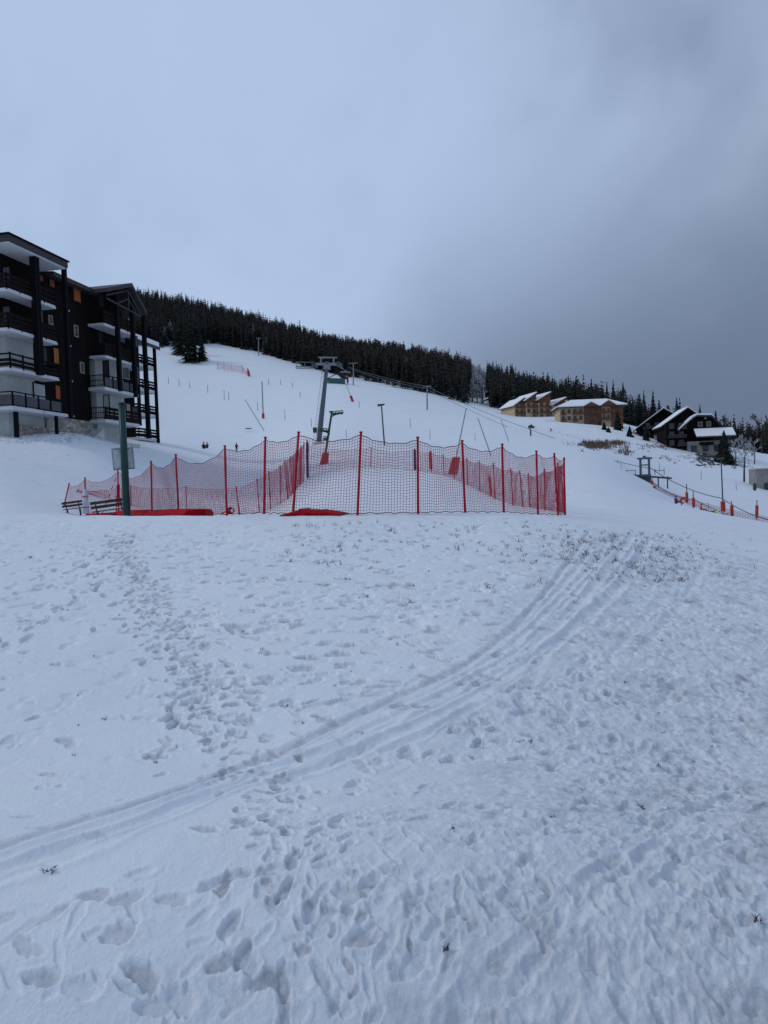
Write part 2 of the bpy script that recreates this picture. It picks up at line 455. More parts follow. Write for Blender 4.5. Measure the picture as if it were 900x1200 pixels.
def track(pts, width=.10, depth=.05, rim=.02, wob=.0, seg=.05, dt=.0, px=True, broken=0.0, seed=1):
    P = [hit(*p) for p in pts] if px else [Vector((*p, 0)) for p in pts]
    P = [Vector((p.x, p.y, 0)) for p in P]
    # smooth resample
    out = []
    for k in range(len(P) - 1):
        p0, p1, p2, p3 = P[max(k - 1, 0)], P[k], P[k + 1], P[min(k + 2, len(P) - 1)]
        n = max(2, int((p2 - p1).length / seg))
        for q in range(n):
            t = q / n
            out.append(.5 * ((2 * p1) + (p2 - p0) * t + (2 * p0 - 5 * p1 + 4 * p2 - p3) * t * t + (3 * p1 - p0 - 3 * p2 + p3) * t ** 3))
    rad = width * 2.6 + seg
    qm = np.full(ZZ.shape, 9.0, np.float32)
    for k in range(0, len(out) - 1):
        a, b = out[k], out[k + 1]; dx, dy = b.x - a.x, b.y - a.y; l = math.hypot(dx, dy) or 1e-6
        if broken and vnoise(np.array([k * seg * 1.4]), np.array([seed * 7.3]), seed)[0] + .5 < broken: continue
        w = window(a.x, a.y, rad)
        if not w: continue
        x = XX[w] - a.x; y = YY[w] - a.y
        s = np.clip((x * dx + y * dy) / l, 0, l)
        dd = np.hypot(x - s * dx / l, y - s * dy / l) / (width * .5)
        qm[w] = np.minimum(qm[w], dd)
    act = np.where(qm < 5)
    if not len(act[0]): return
    q = qm[act] * (1 + (wob * 12 + .25) * vnoise(XX[act] * 3.1, YY[act] * 3.1, seed))
    q = q + .25 * vnoise(XX[act] * 11, YY[act] * 11, seed)
    am = 1 + .7 * vnoise(XX[act] * .9, YY[act] * .9, seed + 3)
    h = .78 * (.72 + .5 * vnoise(XX[act] * 5, YY[act] * 5, seed + 8)) * am * (-depth * (1 - sstep(.0, 1.5, q)) + rim * np.exp(-((q - 1.6) / .45) ** 2))
    tr[act] = tr[act] + h
    if dt: dirt_shade[act] = np.maximum(dirt_shade[act], dt * (1 - sstep(.5, 1.2, q)))
tr = np.zeros_like(ZZ)
def band_mask(pts, half):
    P = [hit(*p) for p in pts]; qm = np.full(ZZ.shape, 9.0, np.float32)
    for a, b in zip(P[:-1], P[1:]):
        dx, dy = b.x - a.x, b.y - a.y; l = math.hypot(dx, dy); n = max(1, int(l / .4))
        for k in range(n):
            x0, y0 = a.x + dx * k / n, a.y + dy * k / n; w = window(x0 + dx / n / 2, y0 + dy / n / 2, half * 1.6 + .3)
            if not w: continue
            x = XX[w] - a.x; y = YY[w] - a.y; s = np.clip((x * dx + y * dy) / l, 0, l)
            qm[w] = np.minimum(qm[w], np.hypot(x - s * dx / l, y - s * dy / l) / half)
    return 1 - sstep(.7, 1.25, qm + .5 * vnoise(XX * 2, YY * 2, 41))
# sledge and ski ruts sweeping from lower left up to the crest
track([(-60,1010),(0,992),(130,950),(270,903),(400,846),(500,800),(570,760),(630,705),(668,655),(690,622)], .10, .050, .010, seed=1, dt=.55)
track([(-60,1045),(0,1028),(150,972),(300,912),(420,862),(530,812),(610,765),(680,705),(720,655),(742,628)], .15, .040, .022, .015, seed=2, dt=.12)
track([(-60,1025),(0,1008),(150,955),(290,902),(410,854),(520,803),(598,757),(660,698),(700,655),(717,625)], .09, .022, .012, .015, seed=3, dt=.12)
track([(-60,1036),(0,1019),(150,966),(295,908),(415,859),(525,808),(606,760),(668,702),(708,655),(730,626)], .08, .018, .012, .015, seed=31)
track([(330,912),(440,870),(540,820),(625,768),(700,712),(745,660),(758,632)], .17, .050, .026, .02, seed=4, dt=.15)
track([(310,900),(430,862),(535,814),(616,764),(690,705),(733,657),(750,630)], .08, .018, .010, .02, seed=41)
track([(300,895),(420,842),(520,795),(590,750),(645,700),(680,660),(700,630)], .10, .030, .014, .02, seed=5, dt=.2)
track([(450,880),(540,838),(610,790),(655,755)], .10, .025, .012, .03, seed=6)
track([(600,845),(622,800),(640,765),(668,740)], .12, .035, .012, .03, seed=7, dt=.2)
track([(655,850),(690,800),(735,745),(775,700),(800,660)], .14, .018, .010, .05, seed=8)
track([(755,760),(790,715),(815,680),(830,650)], .14, .02, .010, .05, seed=9)
# older crossing lines on the right
track([(625,770),(690,790),(760,800),(850,795),(920,800)], .14, .05, .02, .10, broken=.35, seed=10)
track([(560,1200),(640,1110),(720,1030),(790,980),(880,952),(960,940)], .10, .03, .015, .10, broken=.45, seed=11)
track([(520,1210),(600,1120),(700,1020),(770,970),(860,930)], .10, .03, .02, .10, broken=.3, seed=12)
track([(640,1215),(720,1100),(800,1010),(910,960)], .08, .03, .012, .10, broken=.45, seed=13)
track([(450,958),(520,945),(600,952),(700,958),(800,966)], .08, .03, .012, .12, broken=.4, seed=14)
band = band_mask([(-60,1035),(0,1014),(150,960),(300,900),(415,853),(525,806),(605,762),(665,705),(706,655),(728,628)], .62)
disp *= 1 - .5 * band
disp += np.where(tr < -.05, -.05 + (tr + .05) * .35, tr)
def trail(pts, n, spread, seed, L=.28, W=.11, depth=.055, turn=.5, dt=.3, step=True):
    r = random.Random(seed)
    P = [hit(*p) for p in pts]
    seg = [(P[i + 1] - P[i]).length for i in range(len(P) - 1)]; tot = sum(seg)
    for k in range(n):
        s = (k + r.random() * .5) / n * tot; i = 0
        while i < len(seg) - 1 and s > seg[i]: s -= seg[i]; i += 1
        p = P[i].lerp(P[i + 1], min(1, s / seg[i])); dv = P[i + 1] - P[i]; a = math.atan2(dv.x, dv.y)
        side = (1 if k % 2 else -1) * .12 if step else 0
        o = r.gauss(0, spread)
        foot(p.x + math.cos(a) * (side + o) + r.gauss(0, .04), p.y - math.sin(a) * (side + o) + r.gauss(0, .1),
             a + r.gauss(0, turn), L * r.uniform(.8, 1.1), W * r.uniform(.8, 1.25), depth * r.uniform(.45, 1.25), .016, dt * r.uniform(.2, 1.3))
# worn foot path from the benches down towards the camera
main = [(140,625),(150,655),(168,690),(195,740),(222,790),(250,840),(280,890),(318,945),(345,1000),(385,1060),(420,1130),(445,1210)]
trail(main, 420, .11, 3, .15, .075, .026, 1.3, .6)
trail(main, 130, .19, 33, .20, .09, .032, 1.0, .5)
trail(main, 46, .5, 4, .27, .11, .06, .6, .5)
trail([(318,945),(340,1000),(330,1060),(318,1100),(322,1160),(330,1215)], 16, .12, 5, .26, .12, .075, .5, .8)
# trail from the left edge up to the benches
trail([(-20,762),(40,735),(80,715),(105,690),(130,655),(150,625)], 44, .16, 6, .27, .11, .05, .5, .3)
trail([(40,690),(70,668),(110,650),(130,632)], 16, .1, 7, .27, .11, .045, .5, .2)
trail([(-20,700),(60,690),(120,640)], 14, .2, 17, .27, .11, .03, .5, .1)
# prints along the bottom
trail([(-30,1175),(60,1140),(150,1150),(220,1140),(300,1115),(400,1090),(470,1080)], 15, .10, 8, .30, .13, .075, .5, .7, False)
trail([(-20,1090),(90,1058),(170,1040),(260,1020),(340,1015)], 10, .05, 9, .34, .10, .06, .35, .4, False)
trail([(350,985),(430,960),(520,952),(600,958)], 9, .05, 10, .3, .1, .05, .5, .3)
trail([(400,1150),(480,1090),(560,1060),(640,1050)], 12, .12, 14, .29, .12, .06, .6, .5)
trail([(340,925),(400,900),(450,905),(470,880),(520,870)], 14, .2, 18, .28, .12, .06, .6, .3)
trail([(250,800),(300,830),(360,850),(440,830)], 12, .3, 19, .28, .11, .05, .6, .25)
for (a, b, n, sp, sd) in [((480,860),(900,900),60,.6,11), ((560,820),(900,800),36,.35,12), ((480,1000),(900,960),50,.5,13),
                          ((500,1180),(900,1020),70,.3,15), ((640,900),(900,850),50,.6,16), ((620,1150),(920,1150),46,.35,20)]:
    trail([a, ((a[0] + b[0]) / 2, (a[1] + b[1]) / 2), b], n, sp, sd, .22, .10, .036, 1.2, .45)
r_ = random.Random(5)
for _ in range(520):     # tussock dimples below the fence
    px_ = r_.uniform(180, 700); py_ = r_.uniform(628, 850)
    if r_.random() < (py_ - 628) / 330: continue
    h_ = hit(px_, py_); foot(h_.x, h_.y, R(90) + r_.gauss(0, .35), r_.uniform(.14, .34), r_.uniform(.09, .2), r_.uniform(.015, .055), .010, r_.random() * .5)
for _ in range(240):
    px_ = r_.uniform(0, 900); py_ = r_.uniform(700, 1195)
    h_ = hit(px_, py_); foot(h_.x, h_.y, R(90) + r_.gauss(0, .6), r_.uniform(.07, .3), r_.uniform(.05, .12), r_.uniform(.01, .045), .010, r_.random() * .3)
# groomed-piste relief: faint traverses on the far slope
for yy_, amp in ((170, .9), (215, .8), (270, 1.0), (360, 1.6), (375, 1.3)):
    k = sstep(yy_ - 6, yy_, YY + XX * .12 + 8 * vnoise(XX * .01, YY * .01, 4)) * (1 - sstep(yy_, yy_ + 9, YY + XX * .12 + 8 * vnoise(XX * .01, YY * .01, 4)))
    disp -= amp * k * (np.abs(XX) < 250)
sel2 = slice(int(np.searchsorted(RR, 60)), nr)
disp[sel2] += .35 * fbm(XX[sel2] * .04, YY[sel2] * .04, 3, 8) * sstep(60, 120, YY[sel2])
lo *= 1 - .6 * band; hi *= 1 - .8 * band
ZZ2 = ZZ + disp + lo + hi * np.clip(1 + lo / .012, 0, 1)
V = np.empty((nr * nth + 1, 3)); V[:-1, 0] = XX.ravel(); V[:-1, 1] = YY.ravel(); V[:-1, 2] = ZZ2.ravel(); V[-1] = (0, 0, Z0 - .5)
ii, jj = np.meshgrid(np.arange(nr - 1), np.arange(nth), indexing='ij'); j2 = (jj + 1) % nth
Q = np.stack([ii * nth + jj, ii * nth + j2, (ii + 1) * nth + j2, (ii + 1) * nth + jj], -1).reshape(-1, 4)[:, ::-1]
T3 = np.stack([np.full(nth, nr * nth), (np.arange(nth) + 1) % nth, np.arange(nth)], -1)
me = bpy.data.meshes.new('snow_ground')
me.vertices.add(len(V)); me.vertices.foreach_set('co', V.astype(np.float32).ravel())
nl = Q.size + T3.size
me.loops.add(nl); me.loops.foreach_set('vertex_index', np.concatenate([Q.ravel(), T3.ravel()]).astype(np.int32))
me.polygons.add(len(Q) + len(T3))
me.polygons.foreach_set('loop_start', np.concatenate([np.arange(len(Q)) * 4, Q.size + np.arange(len(T3)) * 3]).astype(np.int32))
me.polygons.foreach_set('use_smooth', np.ones(len(Q) + len(T3), bool))
me.update(calc_edges=True)
at_ = me.attributes.new('trodden', 'FLOAT', 'POINT')  # carries dirt together with the painted shade of the pits
at_.data.foreach_set('value', np.append(np.clip(dirt_shade, 0, 1).ravel(), 0).astype(np.float32))
ground = bpy.data.objects.new('snow_ground', me); col.objects.link(ground)
tag(ground, 'snow covered hillside, trodden and rutted in the foreground, groomed beyond', None, None, 'structure')
# snow
m = bpy.data.materials.new('snow'); m.use_nodes = True; t = m.node_tree; p = t.nodes['Principled BSDF']
g = N(t, 'ShaderNodeNewGeometry'); P_ = g.outputs['Position']
at2 = N(t, 'ShaderNodeAttribute', attribute_name='trodden')
nA = noise(t, P_, .35, 4, .6); nB = noise(t, P_, 9, 5, .65); nC = noise(t, P_, 38, 4, .6); nD = noise(t, P_, 2.2, 4, .6)
snowc = ramp(t, nA, [(.3, (.755, .815, .87)), (.7, (.82, .862, .90))])
grit_shade = math_node(t, 'MULTIPLY', math_node(t, 'MULTIPLY', at2.outputs['Fac'], .75), ramp(t, nB, [(.28, .25), (.62, 1.0)]))
snowc = mixc(t, grit_shade, snowc, (.27, .275, .30))  # darkens the snow colour for dirt and for painted pit shade
sep = N(t, 'ShaderNodeSeparateXYZ'); t.links.new(P_, sep.inputs[0])
# scraps of grass showing through close to the crest
mr = N(t, 'ShaderNodeMapRange', interpolation_type='SMOOTHSTEP'); t.links.new(sep.outputs[1], mr.inputs[0])
mr.inputs[1].default_value = 7; mr.inputs[2].default_value = 15; mr.inputs[3].default_value = 0; mr.inputs[4].default_value = 1
sp = math_node(t, 'MULTIPLY', ramp(t, math_node(t, 'MULTIPLY', nC, nD), [(.37, 0.0), (.40, 1.0)]), mr.outputs[0])
snowc = mixc(t, math_node(t, 'MULTIPLY', sp, .8), snowc, (.10, .09, .075))
t.links.new(snowc, p.inputs['Base Color']); p.inputs['Roughness'].default_value = .65; p.inputs['Specular IOR Level'].default_value = .25
bn = N(t, 'ShaderNodeBump'); bn.inputs['Strength'].default_value = .8; bn.inputs['Distance'].default_value = .016
t.links.new(math_node(t, 'ADD', nB, math_node(t, 'MULTIPLY', nC, .5)), bn.inputs['Height']); t.links.new(bn.outputs[0], p.inputs['Normal'])
me.materials.append(m)
# ---------------------------------------------------------------- apartment building at the left
C1 = at(20, 586, 52.0); C1.z = 0
ANG = math.atan2(.981, .193)
bld = thing('apartment_building', 'dark timber apartment block with stacked white balconies, nearest building at the left edge', 'building', (C1.x, C1.y, 0), ANG)
BM = parent_matrix(bld); BMi = BM.inverted()
def on_plane(px, py, w, B=BMi):
    """(s, z) where the sight line through a pixel meets the plane w = const of a building frame"""
    o = B @ Vector((0, 0, 0)); d = (B.to_3x3() @ ray(px, py)); k = (w - o.y) / d.y
    q = o + d * k; return q.x, q.z
def on_face(px, py, s, B=BMi):
    o = B @ Vector((0, 0, 0)); d = (B.to_3x3() @ ray(px, py)); k = (s - o.x) / d.x
    q = o + d * k; return q.y, q.z
FL = [6.65, 9.40, 12.15, 14.90]
GB = 1.5       # foundations go down into the hillside
def wbox(name, mat_, parent, *a, bevel=0, label=None):
    m = MB(); m.box(*a); o = m.build(name, mat_, parent, bevel=bevel)
    if label: o['label'] = label
    return o
# wall volumes
wbox('wall', M['render_white'], bld, 1.5, 5.55, 1.5, 13, GB, 12.1, label='white rendered lower wall behind the nearest balconies')
wbox('wall', M['wood_dark'], bld, 1.48, 5.6, 1.48, 13, 12.1, 17.84)
wbox('wall', M['wood_dark'], bld, 5.56, 11.9, 1.46, 13, 6.6, 17.6, label='dark boarded wall between the two balcony bays')
wbox('wall', M['wood_dark'], bld, 11.9, 17.6, 3.0, 13, GB, 17.1)
wbox('wall', M['render_white'], bld, 12.9, 17.4, 1.55, 3.0, GB, 12.1, label='white rendered lower wall of the gabled bay')
wbox('wall', M['wood_dark'], bld, 11.95, 17.4, 1.53, 3.0, 12.1, 17.2)
def stone_mat():
    m = bpy.data.materials.new('rubble_stone'); m.use_nodes = True; t = m.node_tree; p = t.nodes['Principled BSDF']
    tcn = N(t, 'ShaderNodeTexCoord'); v = N(t, 'ShaderNodeTexVoronoi'); v.inputs['Scale'].default_value = 2.6
    v.feature = 'DISTANCE_TO_EDGE'
    v2 = N(t, 'ShaderNodeTexVoronoi'); v2.inputs['Scale'].default_value = 2.6
    t.links.new(tcn.outputs['Object'], v.inputs[0]); t.links.new(tcn.outputs['Object'], v2.inputs[0])
    h = N(t, 'ShaderNodeSeparateColor'); t.links.new(v2.outputs['Color'], h.inputs[0])
    cc = ramp(t, h.outputs[0], [(0, (.20, .18, .15)), (1, (.42, .40, .36))])
    e = ramp(t, v.outputs['Distance'], [(0.0, 1.0), (.06, 0.0)])
    t.links.new(mixc(t, e, cc, (.10, .09, .08)), p.inputs['Base Color']); p.inputs['Roughness'].default_value = .9
    b = N(t, 'ShaderNodeBump'); b.inputs['Distance'].default_value = .08; t.links.new(v.outputs['Distance'], b.inputs['Height']); t.links.new(b.outputs[0], p.inputs['Normal'])
    return m
M['stone'] = stone_mat()
wbox('stone_base', M['stone'], bld, 5.58, 12.0, 1.38, 3, GB, 6.6)
wbox('stone_base', M['stone'], bld, 2.2, 5.57, 1.1, 1.49, GB, 5.6)
# balcony slabs
def slab(parent, pts, z, th=.22, name='balcony_slab', mt='soffit'):
    m = MB(); m.prism(pts, z - th, z, axis='z'); return m.build(name, M[mt], parent, bevel=.02)
for i, z in enumerate(FL):
    slab(bld, [(0, 0), (5.5, 0), (5.5, 1.46), (1.46, 1.46), (1.46, 13), (0, 13)] if i != 0 else [(-.2, -.2), (6.1, -.2), (6.1, 1.36), (1.46, 1.36), (1.46, 13), (-.2, 13)], z, .24)
    if i >= 2:
        slab(bld, [(12.0, 0), (17.2, 0), (17.2, 1.5), (12.0, 1.5)], z + .12, .22)
    else:
        slab(bld, [(11.6, -.05), (17.2, -.05), (17.2, 1.53), (12.85, 1.53), (12.85, 2.98), (11.6, 2.98)], z + .1, .26)
wbox('balcony_slab', M['concrete'], bld, 11.8, 17.3, .1, 1.5, 2.0, 4.9)   # plinth below the gabled bay
# railings
def railing(parent, p0, p1, z, style, h=1.0, t=.05, posts=1.25):
    """parts of a railing between two plan points; p are (s, w)"""
    p0, p1 = Vector((*p0, 0)), Vector((*p1, 0)); L = (p1 - p0).length; d = (p1 - p0) / L
    X = Matrix(((d.x, -d.y, 0, p0.x), (d.y, d.x, 0, p0.y), (0, 0, 1, z), (0, 0, 0, 1)))
    m = MB()
    n = max(1, round(L / posts))
    for k in range(n + 1):
        x = L * k / n; m.box(x - .045, x + .045, -.045, .045, -.10, h, 1, X)
    if style == 'board':
        for a, b in ((.06, .42), (.50, .70), (.80, h)): m.box(.05, L - .05, -.03, .02, a, b, 0, X)
    elif style == 'slats':
        for a, b in ((.10, .34), (.42, .62), (.88, 1.0)): m.box(.05, L - .05, -.03, .02, a, b, 0, X)
    elif style == 'panel':
        m.box(0, L, -.05, .05, h - .07, h, 1, X); m.box(0, L, -.03, .03, .06, .11, 1, X)
        for k in range(n):
            a = L * k / n + .12; b = L * (k + 1) / n - .12; m.box(a, b, -.02, .02, .12, h - .22, 2, X)
    elif style == 'bars':
        m.box(0, L, -.04, .04, h - .07, h, 1, X); m.box(0, L, -.03, .03, .12, .17, 1, X); m.box(0, L, -.03, .03, .55, .60, 1, X)
        q = int(L / .16)
        for k in range(1, q): m.box(L * k / q - .012, L * k / q + .012, -.012, .012, .17, h - .07, 1, X)
    return m.build('railing', [M['wood_rail'], M['beam'], M['rail_panel']], parent)
M['rail_panel'] = mat('grey_railing_panel', (.075, .072, .085), .7, .15, 2)
sty = ['panel', 'slats', 'board', 'board']
for i, z in enumerate(FL):
    o = .16 if i == 0 else 0
    railing(bld, (.02 - o, .02 - o), (5.45, .02 - o), z, sty[i], 1.05)
    railing(bld, (.02 - o, 10), (.02 - o, .02 - o), z, sty[i], 1.05)
    zz = z + .11
    if i >= 2: railing(bld, (12.05, .03), (17.15, .03), zz, 'board', 1.1)
    else:
        railing(bld, (11.66, .0), (17.15, .0), zz, 'panel' if i else 'board', 1.05)
        railing(bld, (11.66, 2.9), (11.66, .0), zz, 'bars', 1.05)
railing(bld, (5.45, .02), (5.45, 1.4), FL[3], 'board', 1.05)
railing(bld, (5.45, .02), (5.45, 1.4), FL[2], 'board', 1.05)
railing(bld, (5.45, .02), (5.45, 1.4), FL[1], 'board', 1.05)
# upright timber columns standing in front of the balconies
def column(parent, px, y0, y1, w=-.14, half=.17, B=BMi, pair=False):
    s, za = on_plane(px, y0, w, B); _, zb = on_plane(px, y1, w, B)
    m = MB()
    if pair:
        m.box(s - half, s - .05, w - half, w + half, zb, za); m.box(s + .05, s + half, w - half, w + half, zb, za); m.box(s - .05, s + .05, w - .08, w + .08, zb, za)
    else: m.box(s - half, s + half, w - half, w + half, zb, za)
    o = m.build('column', M['beam'], parent)
    return s
s1 = column(bld, 39.5, 294, 438, pair=True, half=.24)
s2 = column(bld, 74.5, 307, 487, half=.15)
for px, a, b in ((135.5, 340, 457), (153.5, 344, 464), (167.5, 360, 513)): column(bld, px, a, b, half=.17)
for s in (s1, s2):
    for z in FL: m = MB(); m.box(s + .15, s + .24, -.3, -.2, z - .18, z - .05); m.build('bolt_plate', M['concrete'], bld)
# roofs
m = MB(); m.box(-.35, 6.35, -.62, 13.6, 17.98, 18.42); rf = m.build('roof', M['fascia'], bld, bevel=.03)
m = MB(); m.box(-.2, 6.2, -.48, 13.4, 17.85, 17.975); m.build('soffit', M['soffit'], rf)
m = MB(); m.box(-.45, 6.45, -.72, 13.7, 18.423, 18.52); m.build('roof_edge', M['beam'], rf)
m = MB(); m.box(.2, 5.8, .2, 13.4, 18.523, 18.62); m.build('snow_cover', M['roof_snow'], rf, bevel=.06)
m = MB(); m.prism([(.75, 17.55), (.75, 17.9), (7, 18.3), (7, 17.95)], 6.46, 13.0, axis='x'); rf = m.build('roof', M['fascia'], bld)
# gabled roof of the second bay: profile in (s, z), ridge along w
def gable_prof(th, lift=0):
    return [(11.55, 17.45 + lift), (15.7, 18.95 + lift), (18.15, 16.95 + lift), (18.15, 16.95 + th + lift), (15.7, 18.95 + th + lift), (11.55, 17.45 + th + lift)]
m = MB(); m.prism(gable_prof(.34), -.75, 8.0); rf = m.build('roof', M['fascia'], bld, bevel=.02)
m = MB()
def beam2(m, a, b, w, t=.11):
    m.tube([(a[0], w, a[1]), (b[0], w, b[1])], t, 4)
beam2(m, (12.1, 17.1), (17.8, 16.8), -.30, .08); beam2(m, (12.1, 17.35), (15.7, 18.65), -.31, .08); beam2(m, (15.7, 18.65), (17.8, 17.0), -.31, .08)
beam2(m, (15.7, 18.6), (15.7, 16.95), -.32, .08); beam2(m, (13.9, 17.1), (15.7, 17.9), -.33, .06); beam2(m, (15.7, 17.9), (16.8, 16.95), -.33, .06)
m.build('gable_truss', M['beam_grey'], bld)
m = MB(); m.prism([(12.0, 16.6), (12.0, 17.45), (15.7, 18.75), (17.6, 17.2), (17.6, 16.2)], 1.52, 3.0); m.build('gable_wall', M['wood_dark'], bld)
# windows
def window(parent, px, py, wpx, hpx, w, mt, frame='beam', B=BMi, face='side', s=None, name='window', label=None, leaf=2):
    if face == 'side':
        a, zt = on_plane(px - wpx / 2, py - hpx / 2, w, B); b, zb = on_plane(px + wpx / 2, py + hpx / 2, w, B)
        a, b = min(a, b), max(a, b)
        fr = MB(); e = .07
        fr.box(a - e, b + e, w - .05, w + .02, zt, zt + e); fr.box(a - e, b + e, w - .07, w + .02, zb - e, zb)
        fr.box(a - e, a, w - .05, w + .02, zb, zt); fr.box(b, b + e, w - .05, w + .02, zb, zt)
        o = fr.build(name, M[frame], parent)
        g = MB(); n = leaf
        for k in range(n):
            g.box(a + (b - a) * k / n + .01, a + (b - a) * (k + 1) / n - .01, w - .045, w + .0, zb + .005, zt - .005)
        g.build('shutter' if mt in ('orange_shutter', 'red_shutter', 'ochre_curtain') else 'pane', M[mt], o)
    else:
        a, zt = on_face(px - wpx / 2, py - hpx / 2, s, B); b, zb = on_face(px + wpx / 2, py + hpx / 2, s, B)
        a, b = min(a, b), max(a, b)
        fr = MB(); e = .07
        fr.box(s - .05, s + .02, a - e, b + e, zt, zt + e); fr.box(s - .07, s + .02, a - e, b + e, zb - e, zb)
        fr.box(s - .05, s + .02, a - e, a, zb, zt); fr.box(s - .05, s + .02, b, b + e, zb, zt)
        o = fr.build(name, M[frame], parent)
        g = MB()
        for k in range(leaf): g.box(s - .045, s, a + (b - a) * k / leaf + .01, a + (b - a) * (k + 1) / leaf - .01, zb + .005, zt - .005)
        g.build('pane', M[mt], o)
    if label: o['label'] = label
    return o
window(bld, 90, 346, 7.5, 16, 1.44, 'orange_shutter', 'red_shutter', label='open orange shuttered window high on the dark wall')
window(bld, 89, 388, 4, 13, 1.44, 'glass', 'cream'); window(bld, 96, 431, 4, 12, 1.44, 'glass', 'cream')
window(bld, 60.5, 332, 6, 11, 1.44, 'red_shutter', 'beam', label='dull orange shuttered window on the top balcony')
window(bld, 47.5, 326, 5, 9, 1.44, 'red_shutter')
window(bld, 59, 375, 4, 10, 1.44, 'glass', 'cream'); window(bld, 46, 370, 5, 12, 1.44, 'glass', 'cream')
window(bld, 51, 419, 8, 26, 1.46, 'door_dark', 'beam', name='balcony_door')
window(bld, 46, 462, 14, 26, 1.46, 'render_white', 'beam', name='balcony_door', leaf=1)
window(bld, 65.5, 417, 6.5, 19, 1.47, 'ochre_curtain', 'beam', label='window with an ochre curtain')
window(bld, 67.5, 460, 6, 17, 1.47, 'orange_shutter', 'beam', label='orange shuttered window beside the lowest balcony')
wbox('wall', M['wood_dark'], bld, 4.6, 5.53, 1.475, 1.52, FL[0], 12.1, label='dark boarded strip around the lower orange windows')
window(bld, 8, 322, 8, 16, 0, 'glass', 'beam', face='front', s=1.46); window(bld, 8, 368, 8, 16, 0, 'glass', 'beam', face='front', s=1.46)
window(bld, 118.5, 352, 5, 14, 0, 'glass', 'beam', face='front', s=11.93); window(bld, 118, 396, 5, 12, 0, 'glass', 'beam', face='front', s=11.93)
window(bld, 124.5, 437, 7, 27, 0, 'door_dark', 'beam', face='front', s=12.88, name='balcony_door', leaf=1)
window(bld, 125, 477, 7, 27, 0, 'render_white', 'beam', face='front', s=12.88, name='balcony_door', leaf=1)
window(bld, 148, 437, 6, 14, 1.52, 'glass', 'cream'); window(bld, 150, 480, 5, 14, 1.52, 'cream', 'beam')
window(bld, 160, 440, 6, 22, 1.52, 'door_dark', 'beam', name='balcony_door')
window(bld, 143, 350, 5, 12, 1.50, 'glass', 'beam'); window(bld, 158, 400, 6, 14, 1.50, 'glass', 'beam'); window(bld, 143, 395, 6, 14, 1.50, 'glass', 'beam')
window(bld, 158, 488, 7, 22, 1.52, 'door_dark', 'beam', name='balcony_door')
m = MB(); m.box(1.0, 1.25, .5, .75, 3, FL[0] - .25); m.build('support_post', M['beam'], bld)
m = MB(); m.box(4.9, 5.1, .0, .2, 3, FL[0] - .25); m.build('support_post', M['beam'], bld)
m = MB()
for k in range(6): m.box(11.7 - .3 * k - .3, 11.7 - .3 * k, .2, 1.3, 1.5, 5.9 - .17 * k)
m.build('steps', M['concrete'], bld)

# ---------------------------------------------------------------- second block, further up
C3 = at(166.5, 586, 79.0); C3.z = 0
b3 = thing('apartment_building', 'narrow dark balcony tower with white snowy roof, just right of the large apartment block', 'building', (C3.x, C3.y, 0), ANG)
B3i = parent_matrix(b3).inverted()
F3 = [6.4, 9.0, 11.7, 14.35]
wbox('wall', M['wood_dark'], b3, 3.3, 4.0, 2.6, 12, 2, 17.0)
wbox('wall', M['wood_dark'], b3, .8, 3.6, 2.6, 12, 2, 17.3)
for i, z in enumerate(F3):
    slab(b3, [(0, 0), (4, 0), (4, 1.68), (3.55, 2.55), (0, 2.55)], z, .3)
    railing(b3, (.05, .05), (3.9, .05), z, 'board', 1.0); railing(b3, (.05, 2.5), (.05, .05), z, 'board', 1.0, posts=.8)
m = MB()
for (s, w, za) in ((.1, -.1, 17.0), (3.9, -.1, 16.8)): m.box(s - .14, s + .14, w - .14, w + .14, 7.6 if s < 1 else 5, za)
m.build('column', M['beam'], b3)
m = MB(); m.box(.12 - .1, .12 + .1, 1.5, 1.7, 3, 17.0); m.build('column', M['beam'], b3)
m = MB(); m.prism([(-.7, 16.2), (-.7, 16.55), (3.2, 18.25), (3.2, 17.9)], -.6, 4.1, axis='x'); rf = m.build('roof', M['fascia'], b3)
m = MB(); m.prism([(-.6, 16.62), (-.6, 17.1), (3.2, 18.75), (3.2, 18.27)], -.6, 4.1, axis='x'); m.build('snow_cover', M['roof_snow'], rf)
for z in F3[1:]: m = MB(); m.box(.75, .8, 2.75, 3.6, z + .9, z + 2.0); m.build('window', M['cream'], b3)
m = MB(); m.box(-.3, 3.0, -.4, -.2, F3[0] - 2.0, F3[0] - 1.0); m.build('railing', M['red_shutter'], b3)

